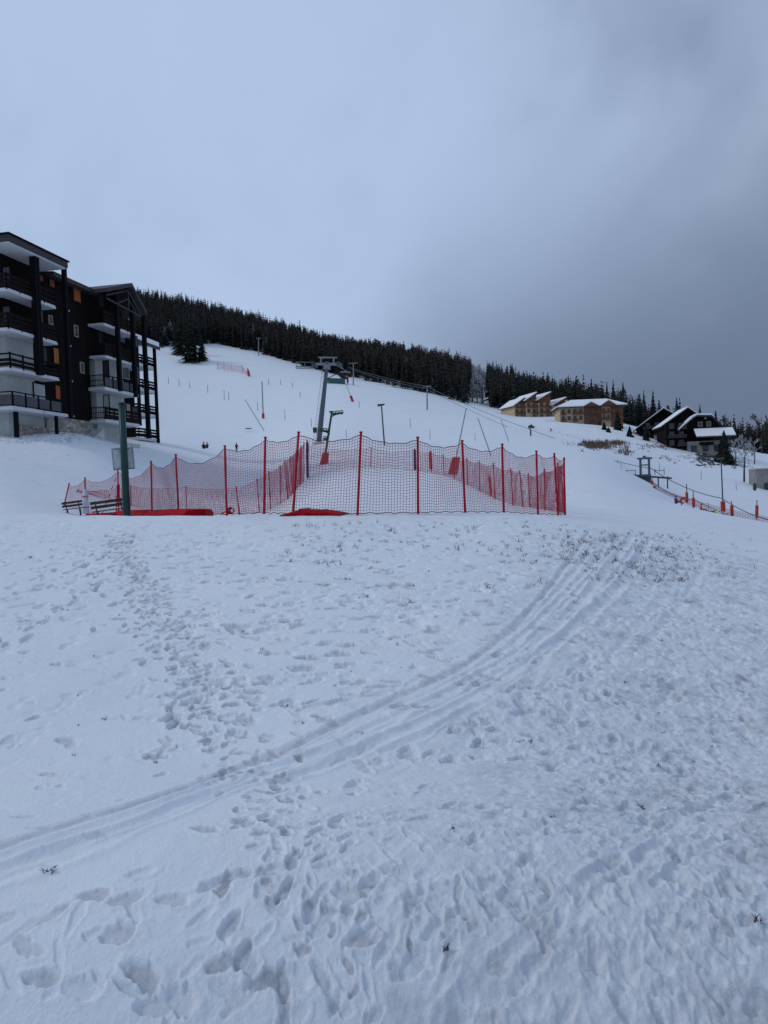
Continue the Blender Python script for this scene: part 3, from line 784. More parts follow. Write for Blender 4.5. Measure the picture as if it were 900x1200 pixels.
# ---------------------------------------------------------------- chalets on the right
def frame_at(px, Y, rz, drop=.0):
    p = gp(px, Y); return (p.x, p.y, p.z - drop), rz
def facade(parent, x0, x1, y, z0, floors, fh, bays, wallm, railm, sill='cream', winm='glass', seed=0, flip=-1, balc=True, depth=.9):
    """front facade at local y: windows per bay, balconies on alternate bays"""
    r = random.Random(seed); bw = (x1 - x0) / bays
    for f in range(floors):
        for b in range(bays):
            cx = x0 + bw * (b + .5); z = z0 + f * fh
            a, c_ = (cx - bw * .24, cx + bw * .24)
            if f == 0 and r.random() < .3: continue
            g = MB(); g.box(a - .06, c_ + .06, y + flip * .05, y + flip * -.02, z + .25, z + fh * .78)
            o = g.build('window', M[sill], parent)
            g = MB(); g.box(a, c_, y + flip * .08, y + flip * .03, z + .32, z + fh * .74); g.build('pane', M[winm], o)
            if balc and f > 0 and (b % 2 == seed % 2 or r.random() < .45):
                g = MB(); g.box(cx - bw * .46, cx + bw * .46, y + flip * .06, y + flip * depth, z - .15, z)
                o = g.build('balcony', M[wallm], parent)
                g = MB(); yy = y + flip * depth
                g.box(cx - bw * .46, cx + bw * .46, yy - .04, yy + .04, z + .05, z + .38); g.box(cx - bw * .46, cx + bw * .46, yy - .04, yy + .04, z + .50, z + .72); g.box(cx - bw * .46, cx + bw * .46, yy - .05, yy + .05, z + .84, z + 1.0)
                for q in (-.45, 0, .45): g.box(cx + bw * q - .06, cx + bw * q + .06, yy - .07, yy + .07, z - .1, z + 1.0)
                g.build('railing', M[railm], o)
def gable_roof(parent, x0, x1, y0, y1, ze, zr, xr=None, th=.3, snow=.35, ov=.9, roofm='fascia', side='both', ze2=None):
    """ridge along y; profile in x,z"""
    xr = (x0 + x1) / 2 if xr is None else xr; ze2 = ze if ze2 is None else ze2
    a, b = x0 - ov, x1 + ov
    za = ze - (zr - ze) / max(.1, xr - x0) * ov; zb = ze2 - (zr - ze2) / max(.1, x1 - xr) * ov
    m = MB(); m.prism([(a, za), (xr, zr), (b, zb), (b, zb + th), (xr, zr + th), (a, za + th)], y0 - ov, y1 + ov)
    rf = m.build('roof', M[roofm], parent)
    m = MB()
    if side in ('both', 'left'): m.prism([(a + .1, za + th + .02), (xr, zr + th + .01), (xr, zr + th + snow), (a + .1, za + th + snow * .8)], y0 - ov + .05, y1 + ov - .05)
    if side in ('both', 'right'): m.prism([(xr, zr + th + .01), (b - .1, zb + th + .02), (b - .1, zb + th + snow * .8), (xr, zr + th + snow)], y0 - ov + .05, y1 + ov - .05)
    m.build('snow_cover', M['roof_snow'], rf, bevel=.05)
    return rf
# terrace stepping up the slope (beige and rust)
l, rz = frame_at(632, 300, R(17))
ter = thing('chalet_terrace', 'stepped row of rust and beige chalets with four snowy roofs below the forest', 'building', l, rz)
ter.scale = (.9, 1, .95)
U = [(-12.2, -7.4, 8.4, 7.6), (-7.3, -2.0, 9.6, 9.6), (-1.9, 4.2, 9.4, 9.6), (4.3, 11.0, 6.6, 7.2)]
for i, (xa, xb, hl, hr) in enumerate(U):
    zb = -2.0
    y0 = -i * 1.3
    m = MB(); m.box(xa, xb, y0, 12, zb - 3, [5.4, 5.8, 5.6, 4.4][i]); m.build('wall', M['beige_wall'], ter)
    m = MB(); m.prism([(xa + .02, [5.4, 5.8, 5.6, 4.4][i]), (xb - .02, [5.4, 5.8, 5.6, 4.4][i]), (xb - .02, hr), (xa + .02, hr - 2.6)], y0 + .02, 12); m.build('gable_wall', M['rust_wood'], ter)
    z1 = hr - 2.9; z2 = hr + .2
    m = MB(); m.prism([(xa - 1.0, z1 - .45), (xb + .4, z2), (xb + .4, z2 + .3), (xa - 1.0, z1 - .15)], y0 - 1.1, 12.6); rf = m.build('roof', M['rust_roof'], ter)
    m = MB(); m.prism([(xa - .9, z1 - .1), (xb - .2, z2 + .22), (xb - .2, z2 + .62), (xa - .9, z1 + .25)], y0 - .9, 12.4); m.build('snow_cover', M['roof_snow'], rf, bevel=.05)
    facade(ter, xa, xb, y0, -1.2, 3, 2.5, 2, 'rust_wood', 'rust_wood', 'rust_wood', 'glass', seed=i, depth=1.0)
# long hotel
l, rz = frame_at(694, 262, R(-4))
hot = thing('chalet_hotel', 'long three storey chalet with wide white hipped roof, rust balconies and beige walls', 'building', l, rz)
hot.scale = (.92, 1, .92)
wbox('wall', M['beige_wall'], hot, -12.2, 11.5, 0, 11, -5, 7.5)
wbox('wall', M['rust_wood'], hot, -3.0, 3.6, -.35, -.01, -1.0, 6.3, label='rust timber centre of the facade')
wbox('wall', M['rust_wood'], hot, 7.2, 11.6, -.30, 2, -4, 7.4, label='rust timber right end of the facade')
m = MB()
v = [(-13.6, -1.6, 6.2), (13.2, -1.6, 6.2), (13.2, 12.4, 6.2), (-13.6, 12.4, 6.2), (-7.0, 5.4, 9.2), (7.0, 5.4, 9.2)]
def hip(m, v, th):
    w = [(x, y, z + th) for x, y, z in v]
    m.add(v + w, [(3, 2, 1, 0), (0, 1, 7, 6), (1, 2, 8, 7), (2, 3, 9, 8), (3, 0, 6, 9), (6, 7, 11, 10), (8, 9, 10, 11), (7, 8, 11), (9, 6, 10)])
hip(m, v, .25); rf = m.build('roof', M['rust_roof'], hot)
m = MB(); hip(m, [(x * .985, (y - 5.4) * .985 + 5.4, z + .27) for x, y, z in v], .42); m.build('snow_cover', M['roof_snow'], rf, bevel=.06)
m = MB(); m.prism([(3.2, 6.5), (5.9, 8.2), (8.6, 6.5)], -1.9, 4); dm = m.build('dormer', M['rust_wood'], rf)
m = MB(); m.prism([(2.8, 6.45), (5.9, 8.4), (9.0, 6.45), (9.0, 6.8), (5.9, 8.8), (2.8, 6.8)], -2.2, 4); m.build('snow_cover', M['roof_snow'], rf)
m = MB(); m.prism([(-3.2, 6.5), (-.6, 7.8), (2.0, 6.5)], -1.9, 4); m.build('dormer', M['rust_wood'], rf)
m = MB(); m.prism([(-3.6, 6.45), (-.6, 8.0), (2.4, 6.45), (2.4, 6.8), (-.6, 8.4), (-3.6, 6.8)], -2.2, 4); m.build('snow_cover', M['roof_snow'], rf)
facade(hot, -12, -3.1, 0, -1.4, 3, 2.55, 4, 'rust_wood', 'rust_wood', 'cream', 'glass', seed=2, depth=1.1)
facade(hot, -3.0, 3.6, -.35, -1.4, 3, 2.55, 3, 'rust_wood', 'rust_wood', 'rust_wood', 'glass', seed=5, depth=1.1)
facade(hot, 3.7, 7.1, 0, -1.4, 3, 2.55, 2, 'rust_wood', 'rust_wood', 'cream', 'glass', seed=4, depth=1.1)
facade(hot, 7.3, 11.5, -.30, -1.4, 3, 2.55, 2, 'rust_wood', 'rust_wood', 'rust_wood', 'glass', seed=7, depth=.9)
m = MB(); m.box(-9, -8.2, 4, 4.8, 8, 9.8); m.build('chimney', M['beige_wall'], rf)
# two dark chalets
l, rz = frame_at(771, 235, R(-15), 1.8)
ch = thing('chalet', 'dark chalet with steep snowy roof, left of the pair and behind a grey shed wall', 'building', l, rz)
wbox('wall', M['wood_dark'], ch, -5.5, 4.6, 0, 14, -5, 6.3)
gable_roof(ch, -5.5, 4.6, 0, 14, 6.0, 11.2, xr=1.8, ze2=9.4, th=.35, snow=.3, ov=1.2)
m = MB(); m.prism([(-5.4, 5.9), (1.8, 11.0), (4.5, 9.3), (4.5, 5.9)], .05, 13.9); m.build('gable_wall', M['wood_dark'], ch)
facade(ch, -4.5, 4.2, 0, 0, 3, 2.6, 3, 'wood_dark', 'beam_grey', 'beam_grey', 'glass', seed=3, depth=.9)
m = MB(); m.box(4.65, 9.5, 2, 12, -5, 6.2); m.build('side_wing', M['wood_dark'], ch)
m = MB(); m.prism([(3.8, 6.5), (9.4, 8.8), (10.2, 8.5), (10.2, 8.9), (9.4, 9.2), (3.8, 6.9)], .8, 12.5); rf = m.build('roof', M['fascia'], ch)
m = MB(); m.prism([(3.9, 6.95), (9.3, 9.2), (9.3, 9.6), (3.9, 7.4)], .9, 12.4); m.build('snow_cover', M['roof_snow'], rf)
wbox('garage', M['grey_wall'], ch, -1.2, 2.6, -4.5, -1.3, -5, 2.9)
l, rz = frame_at(807, 212, R(-9), .2)
c2 = thing('chalet', 'tall dark chalet with two stacked snowy gables and balconies, right of the pair', 'building', l, rz)
wbox('wall', M['wood_dark'], c2, -6.0, 5.5, 0, 13, -5, 8.2)
wbox('wall', M['grey_wall'], c2, -.5, 9.2, -.9, 8, -5, 2.6, label='pale ground floor wall')
gable_roof(c2, -6.0, 4.0, 3, 14, 7.8, 12.3, xr=.6, ze2=9.6, th=.35, snow=.3, ov=1.0)
m = MB(); m.prism([(-5.9, 7.7), (.6, 12.1), (3.9, 9.5), (3.9, 7.7)], 3.05, 13.9); m.build('gable_wall', M['wood_dark'], c2)
m = MB(); m.prism([(-2.4, 5.9), (.6, 8.9), (6.2, 8.9), (8.6, 5.9)], -.7, 3.4); m.build('gable_wall', M['wood_dark'], c2)
m = MB(); m.prism([(-3.0, 5.6), (1.2, 9.0), (2.2, 9.6), (6.0, 9.4), (9.2, 6.2), (9.2, 6.5), (6.1, 9.8), (2.2, 10.0), (1.1, 9.4), (-3.0, 5.95)], -1.4, 4); rf = m.build('roof', M['fascia'], c2)
m = MB(); m.prism([(-2.9, 6.0), (1.1, 9.42), (2.2, 10.02), (6.0, 9.84), (6.9, 9.0), (6.9, 9.35), (6.0, 10.3), (2.1, 10.5), (1.0, 9.85), (-2.9, 6.4)], -1.3, 3.9); m.build('snow_cover', M['roof_snow'], rf, bevel=.04)
for xx in (3.1, 5.4):
    m = MB(); m.box(xx - .6, xx + .6, -.78, -.68, 6.7, 8.1); o = m.build('window', M['cream'], c2)
    m = MB(); m.box(xx - .45, xx + .45, -.83, -.77, 6.85, 7.95); m.build('pane', M['glass'], o)
# low lean-to roof, white with snow
m = MB(); m.prism([(-3.9, 3.4), (-3.9, 3.7), (-.9, 5.9), (-.9, 5.6)], 1.2, 11.8, axis='x'); rf = m.build('roof', M['fascia'], c2)
m = MB(); m.prism([(-3.8, 3.72), (-3.8, 4.0), (-.95, 6.2), (-.95, 5.93)], 1.3, 11.7, axis='x'); m.build('snow_cover', M['roof_snow'], rf, bevel=.05)
m = MB(); m.box(2.2, 6.0, -3.0, -2.8, 1.3, 2.2); m.build('railing', M['beam'], c2)
facade(c2, -5.8, -.6, 0, -1.0, 4, 2.4, 2, 'wood_dark', 'beam_grey', 'beam_grey', 'glass', seed=1, depth=1.0)
facade(c2, -.4, 9.0, -.9, -.6, 1, 2.6, 3, 'grey_wall', 'beam_grey', 'beam_grey', 'glass', seed=6, balc=False)
m = MB(); m.box(8.6, 8.9, -3.6, -3.3, -4, 3.4); m.build('support_post', M['grey_wall'], c2)
l, rz = frame_at(903, 150, R(-10))
gb = thing('concrete_shelter', 'small flat grey concrete building cut off by the right edge', 'building', l, rz)
wbox('wall', M['grey_wall'], gb, -2.6, 6, 0, 5, -2, 4.4)
wbox('doorway', M['metal_dark'], gb, -1.2, 1.6, -.06, -.005, -.4, 1.6)
wbox('roof', M['concrete'], gb, -2.8, 6.2, -.2, 5.2, 4.41, 4.65)
# round green-sided hut with pale roof seen past the lift pylon
l, rz = frame_at(396, 330, R(20))
hu = thing('lift_hut', 'low teal sided hut with pale sloping roof at the forest edge behind the lift pylon', 'hut', l, rz)
wbox('wall', M['teal'], hu, -4.2, 3.4, 0, 4, -3, 2.4)
m = MB(); m.prism([(-5.0, 2.0), (1.2, 5.0), (4.2, 2.2), (4.2, 2.5), (1.2, 5.3), (-5.0, 2.3)], -1, 5); m.build('roof', M['beam_grey'], hu)
# ---------------------------------------------------------------- trees
def conifer_arrays(seed, h, r, layers, fronds, droop=.35, gap=.12, thin=1.0, lobes=1):
    """crown of drooping frond faces round a stem; returns verts, faces (quads/tris)"""
    q = random.Random(seed); V_, F_ = [], []
    for k in range(layers):
        t = k / (layers - 1)
        z = h * (gap + (1 - gap) * t ** .9); rad = r * ((1 - t) ** .85 + .04) * q.uniform(.8, 1.15)
        n = max(4, int(fronds * (1 - .45 * t)))
        off = q.random() * 6.28
        for i in range(n):
            a = off + 6.283 * i / n + q.gauss(0, .18); ra = rad * q.uniform(.62, 1.2)
            zz = z + q.gauss(0, h * .012); w = (.55 + .5 * ra) * .42 * thin
            dx, dy = math.cos(a), math.sin(a); px_, py_ = -dy, dx
            up = q.uniform(.0, .10) * h / layers * 6
            o = len(V_)
            V_ += [(0, 0, zz + .05 * h), (dx * ra * .55 + px_ * w, dy * ra * .55 + py_ * w, zz + up * .1 - droop * ra * .35),
                   (dx * ra, dy * ra, zz - droop * ra), (dx * ra * .55 - px_ * w, dy * ra * .55 - py_ * w, zz + up * .1 - droop * ra * .35)]
            F_.append((o, o + 1, o + 2, o + 3))
            if lobes > 1:
                for sgn in (-1, 1):
                    b = a + sgn * .35; o = len(V_); r2 = ra * q.uniform(.5, .85)
                    ex, ey = math.cos(b), math.sin(b)
                    V_ += [(dx * ra * .25, dy * ra * .25, zz + .02 * h), (ex * r2 - ey * .22, ey * r2 + ex * .22, zz - droop * r2), (ex * r2 * 1.1, ey * r2 * 1.1, zz - droop * r2 - .25), (ex * r2 + ey * .22, ey * r2 - ex * .22, zz - droop * r2)]
                    F_.append((o, o + 1, o + 2, o + 3))
    return V_, F_
def larch_arrays(seed, h, r):
    """bare larch / birch: a thin haze of upward twigs"""
    q = random.Random(seed); V_, F_ = [], []
    n = 60
    for k in range(n):
        t = (k + q.random()) / n; z = h * (.14 + .84 * t); a = q.random() * 6.283; ra = r * (1 - t * .8) * q.uniform(.5, 1.15)
        dx, dy = math.cos(a), math.sin(a); w = .2 + .3 * (1 - t); o = len(V_); rise = q.uniform(-.1, .55) * ra
        V_ += [(0, 0, z), (dx * ra * .6 - dy * w, dy * ra * .6 + dx * w, z + rise * .5), (dx * ra, dy * ra, z + rise), (dx * ra * .6 + dy * w, dy * ra * .6 - dx * w, z + rise * .5 - .3)]
        F_.append((o, o + 1, o + 2, o + 3))
        o = len(V_); V_ += [(dx * ra * .4, dy * ra * .4, z + rise * .4), (dx * ra * .9 - dy * .4, dy * ra * .9 + dx * .4, z + rise + .8), (dx * ra * .7 - dy * .2, dy * ra * .7 + dx * .2, z + rise + 1.1)]
        F_.append((o, o + 1, o + 2))
    return V_, F_
def trunk_mb(h, r, lean=(0, 0)):
    m = MB(); m.tube([(0, 0, -.6), (lean[0] * .4, lean[1] * .4, h * .4), (lean[0], lean[1], h * .96)], [r, r * .7, r * .12], 6, cap=False); return m
EDGE = [(-700, 380), (-300, 390), (0, 425), (100, 432), (190, 442), (255, 470), (300, 462), (330, 440), (362, 418), (400, 396), (440, 380), (500, 352), (545, 338), (560, 352), (578, 338), (600, 332), (640, 338), (700, 330), (740, 322), (800, 330), (860, 330), (950, 320), (1300, 310), (1700, 300)]
def edgeY(px): return float(np.interp(px, [a for a, _ in EDGE], [b for _, b in EDGE]))
qf = random.Random(77)
# ------ forest mass: thousands of trees on the hill behind the piste, one object
variants = []
for k in range(7):
    v, f = conifer_arrays(100 + k, 1.0 * 16, qf.uniform(2.1, 2.9), 10, 8); variants.append((v, f, 0))
for k in range(6):
    v, f = larch_arrays(200 + k, 15, 2.6); variants.append((v, f, 1))
for k in range(2):
    v, f = larch_arrays(230 + k, 12, 2.6); variants.append((v, f, 2))
va = []
for v, f, mi in variants:
    tk = MB(); tk.tube([(0, 0, -1), (0, 0, 14 if mi == 0 else 12)], [.22, .06], 3, cap=False)
    o = len(v); vv = np.array(list(v) + tk.v, float); ff = [tuple(x) for x in f] + [tuple(i + o for i in x) for x in tk.f]
    tri = []
    mm = []
    for idx, x in enumerate(ff):
        mt_ = mi if idx < len(f) else 3
        tri.append(x[:3]); mm.append(mt_)
        if len(x) == 4: tri.append((x[0], x[2], x[3])); mm.append(mt_)
    va.append((vv, np.array(tri), np.array(mm)))
def larch_share(px): return float(np.interp(px, [-300, 150, 300, 420, 560, 700, 1000], [.25, .35, .6, .8, .7, .5, .8]))
VV, TT, MM = [], [], []; off = 0; count = 0
edge_spots = []
for _ in range(15000):
    px = qf.uniform(-260, 1260) if qf.random() < .97 else qf.uniform(-700, 1700)
    ey = edgeY(px); Yt = ey + (qf.random() ** 1.15) * (640 - ey)
    if qf.random() > (Yt / 640) * 1.0 + .25: continue
    x = ray(px, 480).x * Yt
    thin = vnoise(np.array([x * .02]), np.array([Yt * .02]), 3)[0]
    if thin < -.33: continue
    notch = abs(px - 563) < 9
    if notch and qf.random() < .75: continue
    z = gz(x, Yt)
    fr_ = notch or (qf.random() < .03 and Yt < ey + 40)
    k = 13 + qf.randrange(2) if fr_ else (7 + qf.randrange(6) if qf.random() < larch_share(px) else qf.randrange(7))
    vv, tt, mm = va[k]; s = qf.uniform(.5, 1.1) * (1.0 if px < 700 else .92); sx = max(s, .75) * qf.uniform(1.0, 1.55); a = qf.random() * 6.28
    if qf.random() < .02: s *= 1.18
    ca, sa = math.cos(a) * sx, math.sin(a) * sx
    W = np.empty_like(vv); W[:, 0] = vv[:, 0] * ca - vv[:, 1] * sa + x; W[:, 1] = vv[:, 0] * sa + vv[:, 1] * ca + Yt; W[:, 2] = vv[:, 2] * s + z
    VV.append(W); TT.append(tt + off); MM.append(mm); off += len(W); count += 1
VV = np.concatenate(VV).astype(np.float32); TT = np.concatenate(TT).astype(np.int32); MM = np.concatenate(MM).astype(np.int32)
me = bpy.data.meshes.new('forest'); me.vertices.add(len(VV)); me.vertices.foreach_set('co', VV.ravel())
me.loops.add(TT.size); me.loops.foreach_set('vertex_index', TT.ravel()); me.polygons.add(len(TT))
me.polygons.foreach_set('loop_start', (np.arange(len(TT)) * 3).astype(np.int32))
for mm in ('needle', 'larch', 'frost_twig', 'bark'): me.materials.append(M[mm])
me.polygons.foreach_set('material_index', MM); me.update(calc_edges=True)
fo = bpy.data.objects.new('forest', me); col.objects.link(fo)
tag(fo, 'dense dark forest of spruce and bare larch covering the ridge behind the piste', 'forest', None, 'stuff')
print('forest trees', count, 'tris', len(TT))
# ------ single trees
def tree_proto(name, label, cat, seed, h, r, layers=18, fronds=13, mt='needle_near', gap=.06, group=None):
    t_ = thing(name, label, cat, (0, 0, 0), 0, group)
    m = trunk_mb(h, h * .016); m.build('trunk', M['bark'], t_)
    v, f = conifer_arrays(seed, h, r, layers, fronds, gap=gap, lobes=2, thin=.8); m = MB(); m.add(v, f); m.build('crown', M[mt], t_)
    return t_
G_EDGE = 'conifers along the lower edge of the forest'
protos = [tree_proto('conifer_tree', 'dark conifer standing at the lower edge of the hillside forest', 'tree', 300 + k, 15 + k, 2.6 + .2 * k, 15, 10, 'needle', group=G_EDGE) for k in range(4)]
used = set(); qe = random.Random(9)
px = 192
while px < 1010:
    k = qe.randrange(4); Yt = edgeY(px) - qe.uniform(-3, 7)
    if not (552 < px < 574):
        x = ray(px, 470).x * Yt; s = qe.uniform(.62, 1.02)
        left_ = px < 560
        if k not in used: o = protos[k]; used.add(k); o.location = (x, Yt, gz(x, Yt)); o.scale = (s, s, s)
        else: o = dup(protos[k], (x, Yt, gz(x, Yt)), qe.random() * 6, scale=(s * qe.uniform(.9, 1.2), s, s))
        o['label'] = 'dark conifer at the lower edge of the forest, left of its pale gap' if left_ else 'dark conifer at the lower forest edge, behind the chalets right of the pale gap'
        o['group'] = 'conifers at the forest edge left of the gap' if left_ else 'conifers at the forest edge right of the gap'
    px += qe.uniform(5, 12)
def place_tree(px, base, top, w, label, seed, Y=None, name='spruce_tree', mt='needle_near', layers=18, gap=.04, fronds=14, clump=None):
    p = hit(px, base) if Y is None else gp(px, Y)
    h = (pix(p)[1] - top) / F * p.y; r = w / 2 / F * p.y
    t_ = tree_proto(name, label, 'tree', seed, h, r, layers, fronds, mt, gap); t_.location = p
    return t_
place_tree(224, 424, 369, 30, 'big dark spruce standing alone on the open snow just right of the apartment blocks', 1, layers=22, fronds=20)
place_tree(211, 415, 372, 22, 'spruce close behind the left side of the big lone dark spruce', 2, layers=20)
place_tree(237, 423, 393, 18, 'short bushy spruce tucked against the right side of the big lone dark spruce', 3, layers=14)
place_tree(728, 500, 458, 17, 'tallest pointed spruce rising behind the right end of the long chalet', 4, Y=305)
place_tree(739, 500, 470, 14, 'smaller spruce to the right of the tallest pointed one behind the long chalet', 41, Y=300)
place_tree(724, 508, 482, 13, 'dark spruce against the right end wall of the long chalet', 5, Y=248)
place_tree(708, 512, 495, 9, 'small spruce in front of the right half of the long chalet', 6, Y=238)
place_tree(713, 514, 501, 8, 'smallest spruce, low beside the brown brush under the long chalet', 7, Y=230)
place_tree(849, 532, 506, 30, 'round dark evergreen at the right corner of the tall dark chalet', 8, Y=190, gap=.0, fronds=24)
place_tree(757, 520, 497, 12, 'dark fir in front of the left dark chalet', 9, Y=222)
place_tree(738, 518, 500, 10, 'slim dark fir left of the left dark chalet', 10, Y=226)
def bare_tree(px, base, top, label, seed, mt='bark_grey', Y=None, spread=.5, name='bare_tree', cat='tree', levels=4, tw=.03, n0=7):
    p = hit(px, base) if Y is None else gp(px, Y); h = (pix(p)[1] - top) / F * p.y; q = random.Random(seed)
    t_ = thing(name, label, cat, p)
    tk = MB(); tk.tube([(0, 0, -.4), (q.gauss(0, .1), 0, h * .3), (q.gauss(0, .2), q.gauss(0, .2), h * .62), (q.gauss(0, .2), 0, h * .95)], [h * .022, h * .017, h * .01, h * .004], 6)
    tk.build('trunk', M['bark'], t_)
    br = MB()
    def grow(p0, d, L, lev):
        d = d.normalized(); p1 = p0 + d * L * .5 + Vector((q.gauss(0, .05), q.gauss(0, .05), .02)) * L; p2 = p0 + d * L + Vector((q.gauss(0, .08), q.gauss(0, .08), .06)) * L
        w = max(tw, h * .006 * (.55 ** lev)); br.tube([p0, p1, p2], [w, w * .8, w * .5], 3, cap=False)
        if lev < levels:
            for _ in range(4 if lev < 2 else 3):
                base_ = p0.lerp(p2, q.uniform(.3, 1)); nd = d + Vector((q.gauss(0, .55), q.gauss(0, .55), q.gauss(.15, .3))); grow(base_, nd, L * q.uniform(.4, .65), lev + 1)
    for k in range(n0):
        z = h * (.22 + .68 * k / n0); a = q.random() * 6.28
        grow(Vector((0, 0, z)), Vector((math.cos(a) * spread, math.sin(a) * spread, .6)), h * .34 * (1 - .5 * k / n0), 1)
    br.build('crown', M[mt], t_)
    return t_
bare_tree(872, 548, 512, 'thin leafless tree with frosted twigs beside the grey concrete shelter', 21, 'frost_twig', Y=158, tw=.04)
bare_tree(862, 540, 512, 'white frosted bushy tree just right of the round dark evergreen', 22, 'frost_twig', Y=200, spread=.9, tw=.07, n0=10)
bare_tree(884, 540, 514, 'broad frosted tree behind the grey concrete shelter', 23, 'frost_twig', Y=205, spread=.9, tw=.07, n0=10)
bare_tree(852, 520, 487, 'tall grey leafless tree behind the low white roof of the tall dark chalet', 24, 'larch', Y=290, spread=.6, tw=.09)
bare_tree(893, 530, 486, 'tall misty brown leafless tree against the sky at the right edge', 25, 'larch', Y=280, spread=.8, tw=.10, n0=10)
bare_tree(903, 530, 496, 'lower brown leafless tree cut by the right edge of the view', 26, 'larch', Y=276, spread=.8, tw=.10, n0=10)
bare_tree(646, 514, 502, 'small round leafless bush on the snow below the terrace of rust chalets', 27, 'bark', Y=185, spread=1.2, name='bare_bush', cat='bush', tw=.05)
bare_tree(656, 513, 506, 'tiny leafless bush just right of the small round bush below the rust chalets', 28, 'bark', Y=188, spread=1.3, name='bare_bush', cat='bush', tw=.05)
bare_tree(566, 478, 438, 'pale frosted tree in the gap that splits the forest in two', 29, 'frost_twig', Y=350, spread=.6, tw=.09)
bare_tree(559, 478, 446, 'shorter brown leafless tree on the left side of the forest gap', 30, 'larch', Y=353, spread=.6, tw=.08)
# brown brush and rubble
def brush(regions, name, label, seed, mt='brush', n=260, hgt=.9):
    q = random.Random(seed); m = MB()
    for (pa, pb, ra, rb, cnt) in regions:
        for _ in range(cnt):
            p = hit(q.gauss((pa + pb) / 2, (pb - pa) * .30), q.gauss((ra + rb) / 2, (rb - ra) * .26), 60)
            for _ in range(5):
                a = q.random() * 6.28; l = hgt * q.uniform(.4, 1.1); d_ = Vector((math.cos(a) * .7, math.sin(a) * .7, q.uniform(.4, 1.1))) * l
                s_ = Vector((-d_.y, d_.x, 0)).normalized() * .10; b = p + Vector((q.gauss(0, .3), q.gauss(0, .3), -.1))
                o = len(m.v); m.v += [tuple(b - s_), tuple(b + s_), tuple(b + d_)]; m.f.append((o, o + 1, o + 2)); m.mi.append(0)
    o = m.build(name, M[mt]); tag(o, label, 'brush', None, 'stuff'); return o
brush([(681, 715, 517, 526, 300), (713, 733, 517, 522, 120), (738, 800, 521, 527, 60), (724, 742, 525, 533, 40)], 'dry_brush', 'patch of dry brown brush on the snow below the long chalet', 4)
brush([(815, 852, 530, 546, 150), (760, 812, 533, 541, 30), (852, 876, 540, 550, 60)], 'dead_shrub_bank', 'dark dead shrubs and stones poking through the snow below the tall dark chalet', 6, 'twig', hgt=.7)
q = random.Random(12); rk = MB()
for _ in range(95):
    p = hit(q.uniform(814, 852), q.uniform(529, 546), 60); s = q.uniform(.25, .7)
    bm_ = bmesh.new(); bmesh.ops.create_icosphere(bm_, subdivisions=1, radius=1)
    vs_ = [p + Vector((v.co.x * s * q.uniform(.7, 1.3), v.co.y * s, v.co.z * s * .6 * q.uniform(.7, 1.2))) for v in bm_.verts]
    rk.add(vs_, [tuple(v.index for v in f.verts) for f in bm_.faces]); bm_.free()
tag(rk.build('stone_rubble', M['metal_dark']), 'bank of dark rubble stones below the tall dark chalet', 'rocks', None, 'stuff')
# ---------------------------------------------------------------- safety nets
def net_panel(m, a, b, ta, tb, sag, cell=.08, r=.006, seed=0, rope=.012, bot=.04):
    """netting between two posts: a,b feet, ta,tb upper tie points"""
    q = random.Random(seed); L = (b - a).length; H = max((ta - a).length, (tb - b).length)
    nu = max(2, int(L / cell)); nv = max(2, int(H / cell)); ph = q.random() * 6
    nrm = (b - a).cross(Vector((0, 0, 1))).normalized()
    def P(u, v):
        g0 = a.lerp(b, u); g0.z = g0.z + bot; t1 = ta.lerp(tb, u) + Vector((0, 0, -sag * 4 * u * (1 - u)))
        w = .03 * math.sin(u * 5 + ph) * math.sin(v * 3.1) + .008 * math.sin(u * 11 + v * 5 + ph)
        p = g0.lerp(t1, v); p.z += .018 * math.sin(u * 23 + ph + v * 9)
        return p + nrm * w
    G = [[P(i / nu, j / nv) for i in range(nu + 1)] for j in range(nv + 1)]
    for j in range(nv + 1):
        m.tube(G[j][::2] + ([G[j][-1]] if nu % 2 else []), r if 0 < j < nv else rope, 3, 1 if j in (0, nv) else 0, False)
    for i in range(nu + 1): m.tube([G[j][i] for j in range(0, nv + 1, 2)] + ([G[nv][i]] if nv % 2 else []), r, 3, 0, False)
def net_fence(name, label, cat, posts, sag=.18, cell=.08, r=.006, pr=.022, mt='net_dark', skip=(), group=None, rope='rope', tie=.06, gapbot=.04):
    """posts: (px_top, py_top, px_base, Y)"""
    B = [gp(p[2], p[3]) for p in posts]; T = [at(p[0], p[1], p[3]) for p in posts]
    root = thing(name, label, cat, B[0], 0, group)
    for k, (b, t_) in enumerate(zip(B, T)):
        d = (t_ - b).normalized(); m = MB(); m.tube([b - d * .3, t_], [pr, pr * .9], 7)
        m.tube([t_ - d * .01, t_ + d * .03], [pr * 1.25, pr * 1.25], 7); m.build('post', M['red_post'], root, world=True, smooth=False)
    m = MB()
    for k in range(len(B) - 1):
        if k in skip: continue
        ta = T[k] - (T[k] - B[k]).normalized() * tie; tb = T[k + 1] - (T[k + 1] - B[k + 1]).normalized() * tie
        net_panel(m, B[k], B[k + 1], ta, tb, sag * min(1.3, (B[k + 1] - B[k]).length / 3), cell, r, k + len(posts), bot=gapbot)
    m.build('netting', [M[mt], M[rope]], root, world=True)
    return root
net_fence('safety_net_fence', 'tall front net fence on red poles, bowed along the crest of the snow bank', 'safety fence',
    [(177, 541, 178.5, 27), (206, 533, 209.5, 24.5), (263.5, 523, 266, 21.5), (311, 513, 309.5, 20), (350, 507, 343.5, 19), (423, 507, 419, 18.6), (489.5, 513, 490, 19), (541.5, 517, 545, 20),
     (588.5, 521, 590.5, 21.5), (628.5, 529, 630.5, 23.5), (649.5, 532, 654, 24.6), (661, 537, 662, 25.5)], .27, .078, .0052, .034)
